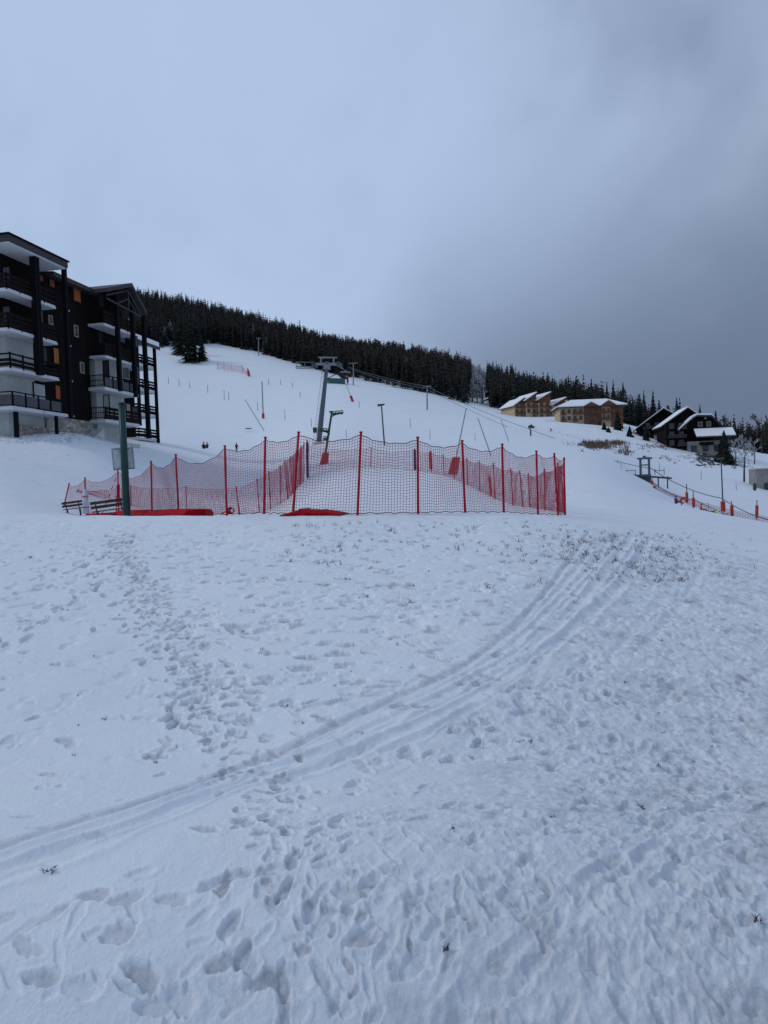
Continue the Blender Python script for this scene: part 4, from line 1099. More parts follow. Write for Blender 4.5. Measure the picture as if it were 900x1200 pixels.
net_fence('safety_net_fence', 'left end net fence running from behind the benches to the green post', 'safety fence',
    [(81, 567, 75, 34), (99.5, 560, 101, 33), (138, 551, 139, 31), (177, 543, 178, 27.6)], .28, .09, .006, .032, 'red_net', rope='red_net', skip=())
net_fence('safety_net_fence', 'low rear net fence behind the red crash mat at the left', 'safety fence',
    [(92, 574, 90, 40), (153, 569, 154, 41), (218, 570, 218.5, 42), (277, 571, 280, 43)], .10, .10, .008, .032, 'red_net', rope='red_net')
net_fence('safety_net_fence', 'inner left net fence climbing the slope in a tight row of short red poles', 'safety fence',
    [(277, 572, 281, 42.3), (301, 562, 304, 43), (315, 552.5, 317, 44), (328, 546, 329, 46), (333.5, 540, 337, 47.5), (340, 535, 342.5, 49.5), (347, 528, 347, 52), (352.5, 523, 352, 54), (356.5, 519, 356, 55.5)], .10, .13, .009, .032, 'red_net', rope='rope')
net_fence('safety_net_fence', 'right hand net fence slanting back up the slope with leaning red poles', 'safety fence',
    [(661, 539, 662.5, 27), (653.5, 543, 655, 29.5), (638, 550, 638.5, 33), (619, 555, 621, 37), (609, 552, 613, 38), (598.5, 549, 601, 40), (578, 543, 580, 43.5), (561.5, 540, 562.5, 47), (547, 537, 548, 50), (532, 536, 532.5, 53), (519, 533, 520.5, 55.5), (505, 529, 505.5, 57.5), (489, 528, 490, 59)], .14, .13, .0085, .032, 'red_net', rope='red_net')
net_fence('safety_net_fence', 'far cross net fence between the two navy padded poles at the rear', 'safety fence',
    [(360, 521, 360.5, 57), (435, 524, 434, 58.5), (486, 527, 486.5, 59)], .2, .16, .010, .03, 'red_net', rope='red_net')
# padded poles
def padded_pole(name, label, px_t, py_t, px_b, py_b, Y, pad_t, pad_b, mt, padw=5, polew=1.2, polem='metal_dark', group=None, cat='pole', square=False, lift=False, extra=None):
    """pole from its top pixel to its foot, with a pad between two image rows"""
    b = gp(px_b, Y); t_ = at(px_t, py_t, Y); root = thing(name, label, cat, b, 0, group)
    d = (t_ - b).normalized(); m = MB(); r = polew / 2 / F * Y; m.tube([b - d * .4, t_], [r, r * .8], 8); m.build('pole', M[polem], root, world=True)
    if pad_t is not None:
        def on(py):
            f = (py - py_b) / (py_t - py_b); return b + (t_ - b) * f
        w = padw / 2 / F * Y; m = MB()
        p0, p1 = on(pad_b), on(pad_t); 
        if square:
            x = Vector((1, 0, 0)); 
            for k, (s0, s1) in enumerate(((1.0, 1.0),)):
                for sy in (-.12, .12): pass
            vs_ = [p + Vector((sx * w * k2, sy * .14, 0)) for p, k2 in ((p0, 1.08), (p1, .86)) for sx, sy in ((-1, -1), (1, -1), (1, 1), (-1, 1))]
            m.add(vs_, [(3, 2, 1, 0), (4, 5, 6, 7), (0, 1, 5, 4), (1, 2, 6, 5), (2, 3, 7, 6), (3, 0, 4, 7)]); o = m.build('pad', M[mt], root, world=True, bevel=.04)
        else:
            pts = [p0.lerp(p1, f) for f in (0, .04, .3, .33, .36, .64, .67, .70, .96, 1)]
            m.tube(pts, [w * .8, w, w, w * .86, w, w, w * .86, w, w, w * .75], 10); o = m.build('pad', M[mt], root, world=True, smooth=True)
        return root, b, t_
    return root, b, t_
padded_pole('padded_pole', 'dark navy padded pole at the far left corner of the net pen', 360, 515, 360.5, 547, 56.8, 517, 546, 'navy_pad', 3.2)
padded_pole('padded_pole', 'dark navy padded pole at the far middle of the net pen', 486, 525, 486.5, 554, 58.6, 527, 553, 'navy_pad', 3.2)
padded_pole('padded_pole', 'short thick red padded pole leaning inside the right hand net', 573.5, 557, 575.5, 583, 45, 559, 582, 'red_pad', 3.4)
padded_pole('padded_pole', 'small orange red pad near the rear navy pole in the net pen', 504, 528, 505, 541, 62, 529, 541, 'red_pad', 4, cat='pole')
# snow lances and their orange pads
def lance_head(root, t_, s, mt='metal_dark'):
    m = MB(); m.tube([t_ + Vector((-.5 * s, -.1, .0)), t_ + Vector((.4 * s, .1, .12 * s))], [.16 * s, .10 * s], 8); m.tube([t_ - Vector((0, 0, .5 * s)), t_ + Vector((0, 0, .15 * s))], .09 * s, 6)
    m.build('nozzle_head', M[mt], root, world=True)
r_, b_, t_ = padded_pole('snow_lance', 'leaning snow lance with a square orange pad at its foot inside the net pen', 546.5, 478, 530.5, 559, 57.5, 538, 559, 'orange_pad', 10.5, 1.4, 'metal', square=True)
r_, b_, t_ = padded_pole('light_pole', 'thin grey pole with a small dark head standing behind the middle of the front net', 447, 475, 450.5, 522, 96, None, None, None, 3, 1.8, 'metal_dark'); lance_head(r_, t_, 1.0)
padded_pole('snow_lance', 'thin grey lance leaning left behind the right half of the net pen', 560, 490, 575.5, 526, 88, None, None, None, 3, 1.2, 'metal')
padded_pole('snow_lance', 'faint thin lance leaning left under the cables, right of the other leaning lances', 587, 491, 596.5, 513, 120, None, None, None, 3, .8, 'metal')
padded_pole('snow_lance', 'thin grey lance leaning left on the open slope at the left of the lift pylon', 287, 468, 308.5, 505, 172, None, None, None, 3, .9, 'metal')
padded_pole('piste_pole', 'upright grey pole with a small orange pad at its foot on the open left slope', 307, 447, 308.5, 489, 206, 483.5, 489, 'orange_pad', 3.2, 1.5, 'metal')
padded_pole('snow_lance', 'leaning thin pole with a tall orange red pad right of the lift pylon head', 405, 449, 413.5, 480, 235, 470, 480, 'orange_pad', 3.2, .7, 'metal')
# small pylon high on the slope
def small_pylon(px, top, base, Y, label, arm=8, mt='metal', w=1.6):
    b = gp(px, Y); t_ = at(px, top, Y); root = thing('lift_pylon', label, 'lift pylon', b)
    m = MB(); r = w / 2 / F * Y; m.tube([b - Vector((0, 0, .5)), t_], [r * 1.2, r * .8], 8); m.build('mast', M[mt], root, world=True)
    a = arm / 2 / F * Y; m = MB(); m.tube([t_ + Vector((-a, 0, -.2)), t_ + Vector((a, 0, -.2))], r * .7, 4); m.build('cross_arm', M[mt], root, world=True)
    for s in (-1, 1):
        m = MB(); m.tube([t_ + Vector((s * a, -.7, -.45)), t_ + Vector((s * a, .7, -.45))], r * .9, 5); m.build('sheave_train', M['metal_dark'], root, world=True)
small_pylon(500.5, 452, 479, 222, 'slim lift pylon with a small crossbar standing halfway up under the cables', 9)
small_pylon(414, 425, 445, 330, 'small distant lift pylon at the top of the cable line by the forest edge', 10, w=1.2)
small_pylon(303, 396, 407, 440, 'tiny lift pylon seen against the forest at the top of the open piste', 5, w=1.1)
padded_pole('padded_pole', 'tiny red padded pole at the top of the cable line', 407, 433, 407.5, 442, 332, 437, 441, 'red_pad', 2.6)

# ---------------------------------------------------------------- chairlift pylon
Yp = 100.0
b = gp(373.5, Yp); t_ = at(383.5, 424, Yp)
pyl = thing('lift_pylon', 'tall grey tapered chairlift pylon with a wide wheel frame, behind the net pen', 'lift pylon', b)
m = MB(); d = (t_ - b)
m.tube([b - d * .05, b + d * .25, b + d * .5, b + d * .75, t_], [.36, .34, .31, .27, .25], 12); m.build('mast', M['metal_mid'], pyl, world=True, smooth=True)
m = MB(); m.tube([b - Vector((0, 0, .5)), b + Vector((0, 0, .25))], .8, 12); m.build('foundation', M['concrete'], pyl, world=True)
T = Matrix.Translation(t_) @ Matrix.Rotation(R(-9), 4, 'Z') @ Matrix.Rotation(R(4), 4, 'Y')
m = MB()
m.box(-1.9, 1.9, -.18, .18, -.45, -.15, 0, T); m.box(-.95, -.8, -.15, .15, -.15, .55, 0, T); m.box(.8, .95, -.15, .15, -.15, .55, 0, T); m.box(-1.2, 1.3, -.12, .12, .5, .66, 0, T)
m.box(-.4, .4, -.3, .3, -1.0, -.4, 0, T)
m.build('cross_arm', M['metal'], pyl, world=True)
for s in (-1, 1):
    m = MB(); x = s * 1.75
    m.box(x - .08, x + .08, -1.5, 1.5, -.62, -.42, 0, T); o = m.build('sheave_train', M['metal_dark'], pyl, world=True)
    for k in range(6):
        c_ = T @ Vector((x, -1.25 + k * .5, -.30)); a_ = T.to_3x3() @ Vector((.09, 0, 0)); w_ = MB(); w_.tube([c_ - a_, c_ + a_], .2, 12); w_.build('sheave_wheel', M['metal_dark'], o, world=True)
m = MB(); m.box(-4.3, -1.9, -.10, .10, -.75, -.62, 0, T); m.box(-4.3, -1.7, -.35, .35, -.95, -.88, 0, T)
for x in (-4.2, -3.0, -1.9): m.box(x - .03, x + .03, -.35, -.30, -.9, -.1, 0, T)
m.box(-4.3, -1.9, -.36, -.31, -.16, -.1, 0, T); m.build('service_platform', M['metal'], pyl, world=True)
m = MB(); m.box(1.9, 3.2, -.30, .30, -1.35, -1.28, 0, T); m.tube([T @ Vector((1.2, 0, -.4)), T @ Vector((3.2, 0, -1.5))], .06, 5); m.build('service_platform', M['metal'], pyl, world=True)
m = MB()
dn = d.normalized(); side = Vector((-.55, -.25, 0))
for s in (-.18, .18): m.tube([b + side + Vector((s, 0, .4)), t_ + side * .8 + Vector((s, 0, -.8))], .02, 4)
for k in range(34):
    c_ = (b + side).lerp(t_ + side * .8, .04 + .028 * k); m.tube([c_ - Vector((.18, 0, 0)), c_ + Vector((.18, 0, 0))], .014, 4)
m.build('ladder', M['metal'], pyl, world=True)
c_ = b.lerp(t_, .17); m = MB(); m.box(c_.x - .95, c_.x - .45, c_.y - .3, c_.y + .3, c_.z - .35, c_.z + .35); m.build('control_box', M['metal_dark'], pyl, world=True, bevel=.04)

# ---------------------------------------------------------------- drag-lift tower, dark green with orange pad
Yd = 68.0
root, b, t_ = padded_pole('drag_lift_tower', 'short dark green drag lift tower with pulley arms and an orange padded foot', 389, 482, 379.5, 541, Yd, 528, 541, 'orange_pad', 8.5, 3.0, 'green_lift', square=True, cat='lift tower')
def pulley_arm(z, xs, xe, tilt=0, n=3):
    c_ = b.lerp(t_, z); m = MB(); m.tube([c_ + Vector((xs, 0, 0)), c_ + Vector((xe, -.1, tilt))], .07, 6); m.tube([c_ + Vector((xs, 0, -.25)), c_ + Vector((xe * .6, -.1, tilt * .6))], .05, 6)
    o = m.build('pulley_arm', M['green_lift'], root, world=True)
    for k in range(n):
        f = (k + .6) / n; p = c_ + Vector((xs + (xe - xs) * f, -.12, tilt * f + .06)); w_ = MB()
        pts = [p + Vector((math.cos(a) * .17, 0, math.sin(a) * .17)) for a in [6.283 * q / 10 for q in range(11)]]
        w_.tube(pts, .045, 5, cap=False); w_.tube([p - Vector((0, .08, 0)), p + Vector((0, .08, 0))], .05, 6); w_.build('pulley_wheel', M['metal_dark'], o, world=True)
pulley_arm(.95, 0, 1.05, .06, 3); pulley_arm(.62, .1, -.75, .12, 3); pulley_arm(.50, 0, -.45, -.1, 1)
m = MB(); c_ = b.lerp(t_, .99); m.tube([c_ - Vector((.25, 0, 0)), c_ + Vector((.1, 0, 0))], .09, 6); m.build('cap', M['green_lift'], root, world=True)

# ---------------------------------------------------------------- drag-lift cables and lower station
def cable(name, label, pts, r=.035, sag=.6):
    P = []
    for k in range(len(pts) - 1):
        a, b = at(*pts[k]), at(*pts[k + 1])
        for q in range(12):
            u = q / 12; P.append(a.lerp(b, u) - Vector((0, 0, sag * 4 * u * (1 - u))))
    P.append(at(*pts[-1])); m = MB(); m.tube(P, r, 5, cap=False); o = m.build(name, M['cable']); tag(o, label, 'cable'); return o
cable('lift_cable', 'upper lift cable running from the forest edge down past the right edge', [(408, 430, 330), (500, 453, 222), (668, 520, 150), (763, 549, 105), (846, 584, 92), (925, 613, 80)], .055)
cable('lift_cable', 'lower lift cable hanging just under the upper one down the right valley', [(409, 432, 330), (499, 455.5, 222), (668, 530, 150), (760, 561, 105), (815, 586, 92), (925, 620, 80)], .05)
b = gp(756, 104); Ts = Matrix.Translation(b) @ Matrix.Rotation(R(-25), 4, 'Z')
st = thing('lift_station', 'grey steel portal of the drag lift bottom station standing in the valley at the right', 'lift station', b)
m = MB(); m.box(-.72, -.42, -.2, .2, -1.5, 3.0, 0, Ts); m.box(.42, .72, -.2, .2, -1.5, 3.0, 0, Ts); m.box(-.8, .8, -.22, .22, -.6, .9, 0, Ts); m.build('frame', M['metal_mid'], st, world=True, bevel=.03)
m = MB(); m.box(-1.0, 1.0, -.35, .35, 3.0, 3.25, 0, Ts); m.box(-.25, .15, -.2, .2, 3.25, 3.5, 0, Ts); m.build('head_beam', M['metal_mid'], st, world=True, bevel=.03)
m = MB(); p = Ts @ Vector((0, 0, 2.2)); m.tube([p + Vector((0, 0, -.08)), p + Vector((0, 0, .08))], .45, 16); m.build('bull_wheel', M['metal_dark'], st, world=True)
m = MB(); m.box(-3.9, 3.4, -1.0, 1.0, .5, .75, 0, Ts @ Matrix.Rotation(R(7), 4, 'Y'))
for x in (-3.4, -1.8, 1.8, 3.0): m.box(x - .08, x + .08, -.9, -.74, -1.2, .5, 0, Ts)
m.build('deck', M['metal_dark'], st, world=True)
m = MB()
for x in (-3.6, -2.4, -1.2, 1.4, 2.6): m.box(x - .04, x + .04, -.95, -.88, .7, 1.6, 0, Ts)
m.box(-3.6, -1.2, -.96, -.9, 1.45, 1.52, 0, Ts); m.box(1.4, 2.6, -.96, -.9, 1.3, 1.38, 0, Ts); m.build('handrail', M['metal_dark'], st, world=True)
padded_pole('padded_pole', 'dark red padded pole against the right side of the grey lift station', 764, 560, 764.5, 577, 101, 566, 576, 'red_pad', 2.6)
padded_pole('padded_pole', 'small red padded pole just below the grey lift station', 766.5, 569, 767, 582, 95, 571, 581, 'orange_pad', 3.6)
padded_pole('padded_pole', 'orange padded pole right behind the crouching child in red', 804.5, 567, 805, 588, 92, 576, 587, 'orange_pad', 3.2)
padded_pole('padded_pole', 'orange padded pole with a pale tip between the two small figures', 812.2, 575, 813, 597, 84, 584, 596, 'orange_pad', 3.4)
r_, b_, t_ = padded_pole('light_pole', 'tall thin dark pole with a lamp head and an orange padded foot at the right', 845, 538, 847.5, 599, 93, 587, 599, 'orange_pad', 5.4, 1.7, 'metal_dark'); lance_head(r_, t_, 1.0)
padded_pole('padded_pole', 'tall orange padded pole right of the lamp pole', 857.2, 587, 858, 609, 85, 593, 608.5, 'orange_pad', 3.8)
padded_pole('padded_pole', 'rightmost orange padded pole, beside the low net near the edge of the view', 887, 586, 886.8, 609, 88, 592, 607, 'orange_pad', 3.6)
net_fence('low_net_fence', 'low thin net fence strung between the orange padded poles down the valley', 'safety fence',
    [(768, 570, 768, 94), (806, 583, 806, 89), (830, 590, 830.5, 86), (857, 596, 857, 84.5), (887, 602, 887, 84), (915, 607, 915, 84)], .1, .17, .018, .03, 'net_dark', rope='cable')
# T-bar hangers
def hanger(px, py_t, py_b, Y, label):
    t_ = at(px + .5, py_t, Y); b_ = at(px, py_b, Y); root = thing('lift_hanger', label, 'lift hanger', b_)
    m = MB(); m.tube([t_, t_.lerp(b_, .65)], .05, 5); m.build('rod', M['metal'], root, world=True)
    m = MB(); p = t_.lerp(b_, .62); m.tube([p, p.lerp(b_, .2), p.lerp(b_, .8), b_], [.12, .26, .26, .16], 8); m.build('spring_box', M['metal_dark'], root, world=True)
hanger(723.6, 539, 557, 118, 'dark lift hanger dangling from the cables left of the grey station')
hanger(884.4, 551, 575, 110, 'dark lift hanger dangling near the right edge')
# marker poles on the slopes
def stick(px, top, base, Y, w, label, mt='metal', group='thin marker poles on the snow slope'):
    b = gp(px, Y) if Y else hit(px, base, 60); Yb = b.y; t_ = at(px - .4, top, Yb); m = MB(); r = w / 2 / F * Yb
    m.tube([b - Vector((0, 0, .4)), t_], [r, r * .7], 5); o = m.build('marker_pole', M[mt]); tag(o, label, 'marker pole', group); return o
S = [(197.6, 442, 450, 'first from the apartment blocks'), (210, 444, 453, 'second from the apartment blocks'), (222.5, 447, 455, 'third from the apartment blocks'), (243.5, 451, 460, 'fourth from the apartment blocks, standing apart'),
     (262.8, 457, 467, 'left one of a close pair on the left slope'), (268.2, 459, 469, 'right one of a close pair on the left slope'), (315, 444, 451, 'beside the snow bank below the open piste'), (329, 445, 451, 'right of the snow bank below the open piste'),
     (343, 448, 454, 'below the lower forest corner'), (334, 480, 492, 'right of the padded grey pole on the left slope'), (302, 471, 481, 'just left of the padded grey pole'), (365, 489, 500, 'left of the big lift pylon'),
     (406, 503, 512, 'right of the green drag lift tower'), (481, 490, 500, 'between the two lamp and lift poles in the middle'), (504, 503, 514, 'right of the middle lamp pole'), (557, 508, 517, 'near the leaning lance behind the pen'),
     (665.5, 517, 523, 'short one below the brown brush'), (773, 543, 553, 'above the grey lift station'), (822, 552, 562, 'on the piste left of the tall lamp pole'), (863, 566, 574, 'on the piste right of the tall lamp pole'),
     (728, 541, 550, 'left of the lift station'), (352, 459, 466, 'below the forest left of the lift pylon'), (421, 470, 478, 'right of the tall orange pad on the slope')]
for px, a_, b_, tx in S: stick(px, a_, b_, None, .8, 'thin marker pole, ' + tx)
# net high on the piste
yb = lambda px, row: hit(px, row, 60).y
net_fence('safety_net_fence', 'small distant pink net fence high on the open piste', 'safety fence',
    [(254.5, 425, 255, yb(255, 433)), (262, 426, 262.5, yb(262, 434)), (271, 427, 272, yb(272, 435.5)), (283, 428, 284, yb(284, 437))], .1, .6, .05, .09, 'red_net', rope='red_net')
net_fence('safety_net_fence', 'short slanting net at the right end of the small distant pink fence', 'safety fence',
    [(283.5, 428, 284.5, yb(284, 436.5)), (288, 433, 290, yb(290, 440))], .1, .7, .02, .05, 'red_net', rope='red_net')
padded_pole('padded_pole', 'distant red padded pole at the lower right end of the small pink net', 290, 431, 292, 441, yb(292, 441), 434, 440.5, 'red_pad', 3.0)
# snow gun by the cables
b = hit(622, 511, 60); sg = thing('snow_gun', 'dark snow gun on a short post beside the cables below the rust chalets', 'snow gun', b)
s = b.y / F; m = MB(); m.tube([b - Vector((0, 0, .4)), b + Vector((0, 0, 8 * s))], .9 * s, 6); m.build('post', M['metal_dark'], sg, world=True)
m = MB(); c_ = b + Vector((0, 0, 10.5 * s)); m.tube([c_ + Vector((-1 * s, .3, 0)), c_ + Vector((1.0 * s, -.3, .2))], [2.2 * s, 1.9 * s], 12); m.build('barrel', M['metal_dark'], sg, world=True)
m = MB(); c_ = b + Vector((3.0 * s, 0, 10 * s)); m.tube([c_ + Vector((-.5 * s, .2, 0)), c_ + Vector((.8 * s, -.2, .1))], [1.4 * s, 1.2 * s], 10); m.build('lamp', M['metal_dark'], sg, world=True)
net_fence('rope_fence', 'low rope fence descending the snow below the rust chalets', 'rope fence',
    [(628, 504, 628, 185), (645, 508, 645, 182), (665.5, 515, 665.5, 178), (684, 521, 684, 172), (705, 527, 705, 165)], .1, .8, .03, .07, 'cable', rope='cable')

# ---------------------------------------------------------------- people
def person(name_loc, pose, label, mats, h=1.7, rz=0.0, hat=None, parts=True):
    J = {'stand': dict(hip=(0, 0, .93), chest=(0, 0, 1.25), neck=(0, 0, 1.47), head=(0, -.02, 1.58), top=(0, -.02, 1.70), k=[(-.10, -.02, .50), (.10, .04, .50)], f=[(-.11, 0, .07), (.13, .06, .07)], toe=[(-.12, -.15, .03), (.14, -.10, .03)],
                 e=[(-.25, .02, 1.15), (.25, -.04, 1.15)], hd=[(-.24, -.16, .96), (.26, -.22, 1.0)]),
         'sit': dict(hip=(0, 0, .16), chest=(0, .02, .50), neck=(0, 0, .72), head=(0, -.04, .84), top=(0, -.05, .96), k=[(-.16, -.42, .38), (.16, -.46, .34)], f=[(-.16, -.75, .08), (.16, -.82, .08)], toe=[(-.17, -.80, .2), (.17, -.88, .2)],
                 e=[(-.27, -.05, .42), (.27, -.05, .42)], hd=[(-.2, -.3, .36), (.2, -.32, .34)]),
         'bend': dict(hip=(0, .18, .78), chest=(0, -.08, .98), neck=(0, -.26, 1.08), head=(0, -.38, 1.08), top=(0, -.49, 1.10), k=[(-.13, .0, .42), (.13, -.04, .42)], f=[(-.14, .12, .07), (.15, .08, .07)], toe=[(-.15, -.04, .03), (.16, -.08, .03)],
                 e=[(-.26, -.28, .78), (.26, -.28, .78)], hd=[(-.16, -.42, .52), (.16, -.44, .52)]),
         'lie': dict(hip=(0, 0, .14), chest=(0, .32, .17), neck=(0, .55, .20), head=(0, .67, .24), top=(0, .78, .27), k=[(-.12, -.42, .20), (.14, -.38, .32)], f=[(-.13, -.85, .09), (.16, -.72, .08)], toe=[(-.14, -.90, .18), (.17, -.80, .16)],
                 e=[(-.32, .18, .12), (.32, .2, .12)], hd=[(-.40, -.05, .08), (.38, -.02, .08)])}[pose]
    sc = h / 1.7
    vs_ = []; ed = []; rd = []; kind = []
    def av(p, r, par=None, kd=0):
        vs_.append(Vector(p) * sc); rd.append(r * sc); kind.append(kd)
        if par is not None: ed.append((par, len(vs_) - 1))
        return len(vs_) - 1
    hip = av(J['hip'], .145); ch = av(J['chest'], .165, hip, 1); nk = av(J['neck'], .065, ch, 1); hd = av(J['head'], .10, nk, 2); av(J['top'], .085, hd, 2)
    up = (Vector(J['neck']) - Vector(J['chest'])).normalized()
    for s in (0, 1):
        sx = -1 if s == 0 else 1
        hj = av(Vector(J['hip']) + Vector((sx * .10, 0, -.03)), .10, hip, 0); k_ = av(J['k'][s], .072, hj, 0); f_ = av(J['f'][s], .055, k_, 0); av(J['toe'][s], .045, f_, 3)
        sh = av(Vector(J['chest']).lerp(Vector(J['neck']), .6) + Vector((sx * .19, 0, 0)), .078, ch, 1); e_ = av(J['e'][s], .060, sh, 1); w_ = av(J['hd'][s], .045, e_, 1)
        dv = (Vector(J['hd'][s]) - Vector(J['e'][s])).normalized()
        av(Vector(J['hd'][s]) + dv * .09, .042, w_, 3)
    me = bpy.data.meshes.new('body'); me.from_pydata(vs_, ed, []); tmp = bpy.data.objects.new('body_tmp', me); col.objects.link(tmp)
    sk = tmp.modifiers.new('s', 'SKIN'); 
    if not me.skin_vertices: me.skin_vertices.new() if hasattr(me.skin_vertices, 'new') else None
    for i, v in enumerate(me.skin_vertices[0].data): v.radius = (rd[i], rd[i]); v.use_root = (i == 0)
    ss = tmp.modifiers.new('d', 'SUBSURF'); ss.levels = 1; ss.render_levels = 1
    dg = bpy.context.evaluated_depsgraph_get(); me2 = bpy.data.meshes.new_from_object(tmp.evaluated_get(dg)); bpy.data.objects.remove(tmp)
    for mm in mats: me2.materials.append(M[mm])
    V0 = [np.array(v) for v in vs_]; A = np.array([vs_[a] for a, b in ed]); Bv = np.array([vs_[b] for a, b in ed]); kk = [kind[b] for a, b in ed]
    for pg in me2.polygons:
        c_ = np.array(pg.center); ab = Bv - A; t = np.clip(((c_ - A) * ab).sum(1) / (ab ** 2).sum(1), 0, 1); d_ = np.linalg.norm(A + ab * t[:, None] - c_, axis=1); pg.material_index = kk[int(d_.argmin())]; pg.use_smooth = True
    me2.name = 'body'
    root = thing('person', label, 'person', name_loc, rz)
    o = bpy.data.objects.new('body', me2); col.objects.link(o); o.parent = root
    m = MB(); hp = Vector(J['head']) * sc; tp = Vector(J['top']) * sc; dd = (tp - hp).normalized()
    m.tube([hp + dd * .0, hp + dd * .05 * sc, tp + dd * .03 * sc, tp + dd * .09 * sc], [.118 * sc, .125 * sc, .105 * sc, .04 * sc], 12)
    m.build('helmet' if hat != 'jacket_black' else 'hat', M[hat or 'jacket_black'], root, smooth=True)
    return root
BK = ['jacket_black', 'jacket_black', 'skin', 'metal_dark']
p = hit(238.8, 526.5, 60); person(p, 'sit', 'left of two people in dark clothes sitting together above the left net', BK, 1.55, R(15), 'jacket_black')
p = hit(243, 526, 60); person(p, 'sit', 'right of two people in dark clothes sitting together above the left net', BK, 1.5, R(-25), 'jacket_black')
p = hit(277.5, 531, 60); person(p, 'stand', 'person in black standing alone on the snow above the left net', BK, 1.35, R(30), 'jacket_black')
p = hit(291.5, 503, 60); person(p, 'lie', 'person in dark clothes lying on the far slope above the left net', BK, 1.7, R(80), 'jacket_black')
p = gp(792, 76); person(p, 'sit', 'child with a violet jacket sitting low beside the crouching child in red', ['metal_dark', 'jacket_violet', 'skin', 'metal_dark'], 1.5, R(40), 'jacket_violet')
p = gp(799.5, 75); person(p, 'bend', 'child in a bright red suit bending over behind the snow crest at the right', ['jacket_red', 'jacket_red', 'skin', 'metal_dark'], 1.5, R(70), 'orange_pad')
p = gp(821.5, 74); person(p, 'sit', 'child in red and dark clothes sitting beside the yellow green sledge', ['metal_dark', 'jacket_red', 'skin', 'metal_dark'], 1.4, R(60), 'jacket_red')
# sledge, low mat
def sled(px, Y, label, mt, L, rz, name='sledge', cat='sledge'):
    p = gp(px, Y); root = thing(name, label, cat, p, rz)
    m = MB(); pts = [(-L / 2, .05), (-L / 2 + .1, .18), (L / 2 - .3, .16), (L / 2, .42), (L / 2 + .04, .38), (L / 2 - .25, .05)]
    m.prism(pts, -.28, .28); m.build('shell', M[mt], root, bevel=.02)
    m = MB(); m.box(-L / 2 + .1, L / 2 - .4, -.34, -.28, .10, .30); m.build('rim', M['metal_dark'], root); 
    m = MB(); m.box(-L / 2 + .1, L / 2 - .4, .28, .34, .10, .30); m.build('rim', M['metal_dark'], root)
    return root
sled(831, 72, 'yellow green sledge lying behind the crest beside the sitting child', 'hi_vis', 1.8, R(-12))
sled(845, 72, 'grey blue sledge right of the yellow green one', 'metal', 1.3, R(-15))

# ---------------------------------------------------------------- things in front of the net
# green post with the back of an information board
b = gp(149, 24.3); t_ = at(142.5, 473, 24.3); gpst = thing('sign_post', 'tall dark green post with a pale grey board seen from behind, by the benches', 'sign post', b)
m = MB(); d = t_ - b; m.tube([b - d * .06, b + d * .5, t_], [.125, .115, .11], 16); m.build('pole', M['green_dark'], gpst, world=True, smooth=True)
m = MB(); m.tube([t_, t_ + d.normalized() * .03], [.13, .11], 16); m.build('cap', M['green_dark'], gpst, world=True)
c0 = at(143.6, 537.5, 24.45); X = Matrix.Translation(c0) @ Matrix.Rotation(R(-2.6), 4, 'Y') @ Matrix.Rotation(R(4), 4, 'Z')
m = MB(); m.box(-.325, .325, .06, .10, -.325, .325, 0, X); o = m.build('board', M['grey_box'], gpst, world=True)
fm = MB()
for a in ((-.345, .345, .05, .115, .315, .36), (-.345, .345, .05, .115, -.36, -.315), (-.345, -.315, .05, .115, -.315, .315), (.315, .345, .05, .115, -.315, .315)): fm.box(*a, 0, X)
fm.build('frame', M['grey_box_edge'], o, world=True)
for zz in (-.33, .33):
    m = MB(); m.box(-.17, .17, -.15, .05, zz - .025, zz + .025, 0, X); m.build('clamp', M['metal'], gpst, world=True)
# benches
def bench(label, px, Y, w, rz, sink=.1, sc_=1.0):
    p = gp(px, Y); p.z -= sink; root = thing('park_bench', label, 'bench', p, rz); root.scale = (sc_, sc_, sc_); root.rotation_euler = (0, R(6), rz)
    m = MB(); m.box(-w / 2, w / 2, -.42, -.28, .40, .44); m.box(-w / 2, w / 2, -.25, -.11, .40, .44); m.box(-w / 2, w / 2, -.08, .06, .40, .44); m.build('seat', M['bench_wood'], root, bevel=.008)
    m = MB()
    for z in (.55, .74): m.box(-w / 2, w / 2, .10 + (z - .5) * .3, .135 + (z - .5) * .3, z, z + .13)
    m.build('backrest', M['bench_wood'], root, bevel=.008)
    m = MB(); m.box(-w / 2 + .02, w / 2 - .02, -.40, .04, .442, .47); m.build('snow_on_seat', M['roof_snow'], root, bevel=.012)
    for s in (-1, 1):
        x = s * (w / 2 - .22); m = MB()
        m.tube([(x, .20, -.1), (x, .08, .42), (x, .20, .88)], .028, 4); m.tube([(x, .08, .39), (x, -.40, .39)], .026, 4); m.tube([(x, -.36, .39), (x, -.42, -.1)], .028, 4); m.build('leg', M['metal_dark'], root)
    return root
bench('small weathered bench nearer the left edge, just in front of the leftmost red pole', 87, 31.0, 1.15, R(197), .06, .70)
bench('larger dark slatted bench directly left of the green post', 130, 27.0, 1.5, R(196), .06, .82)
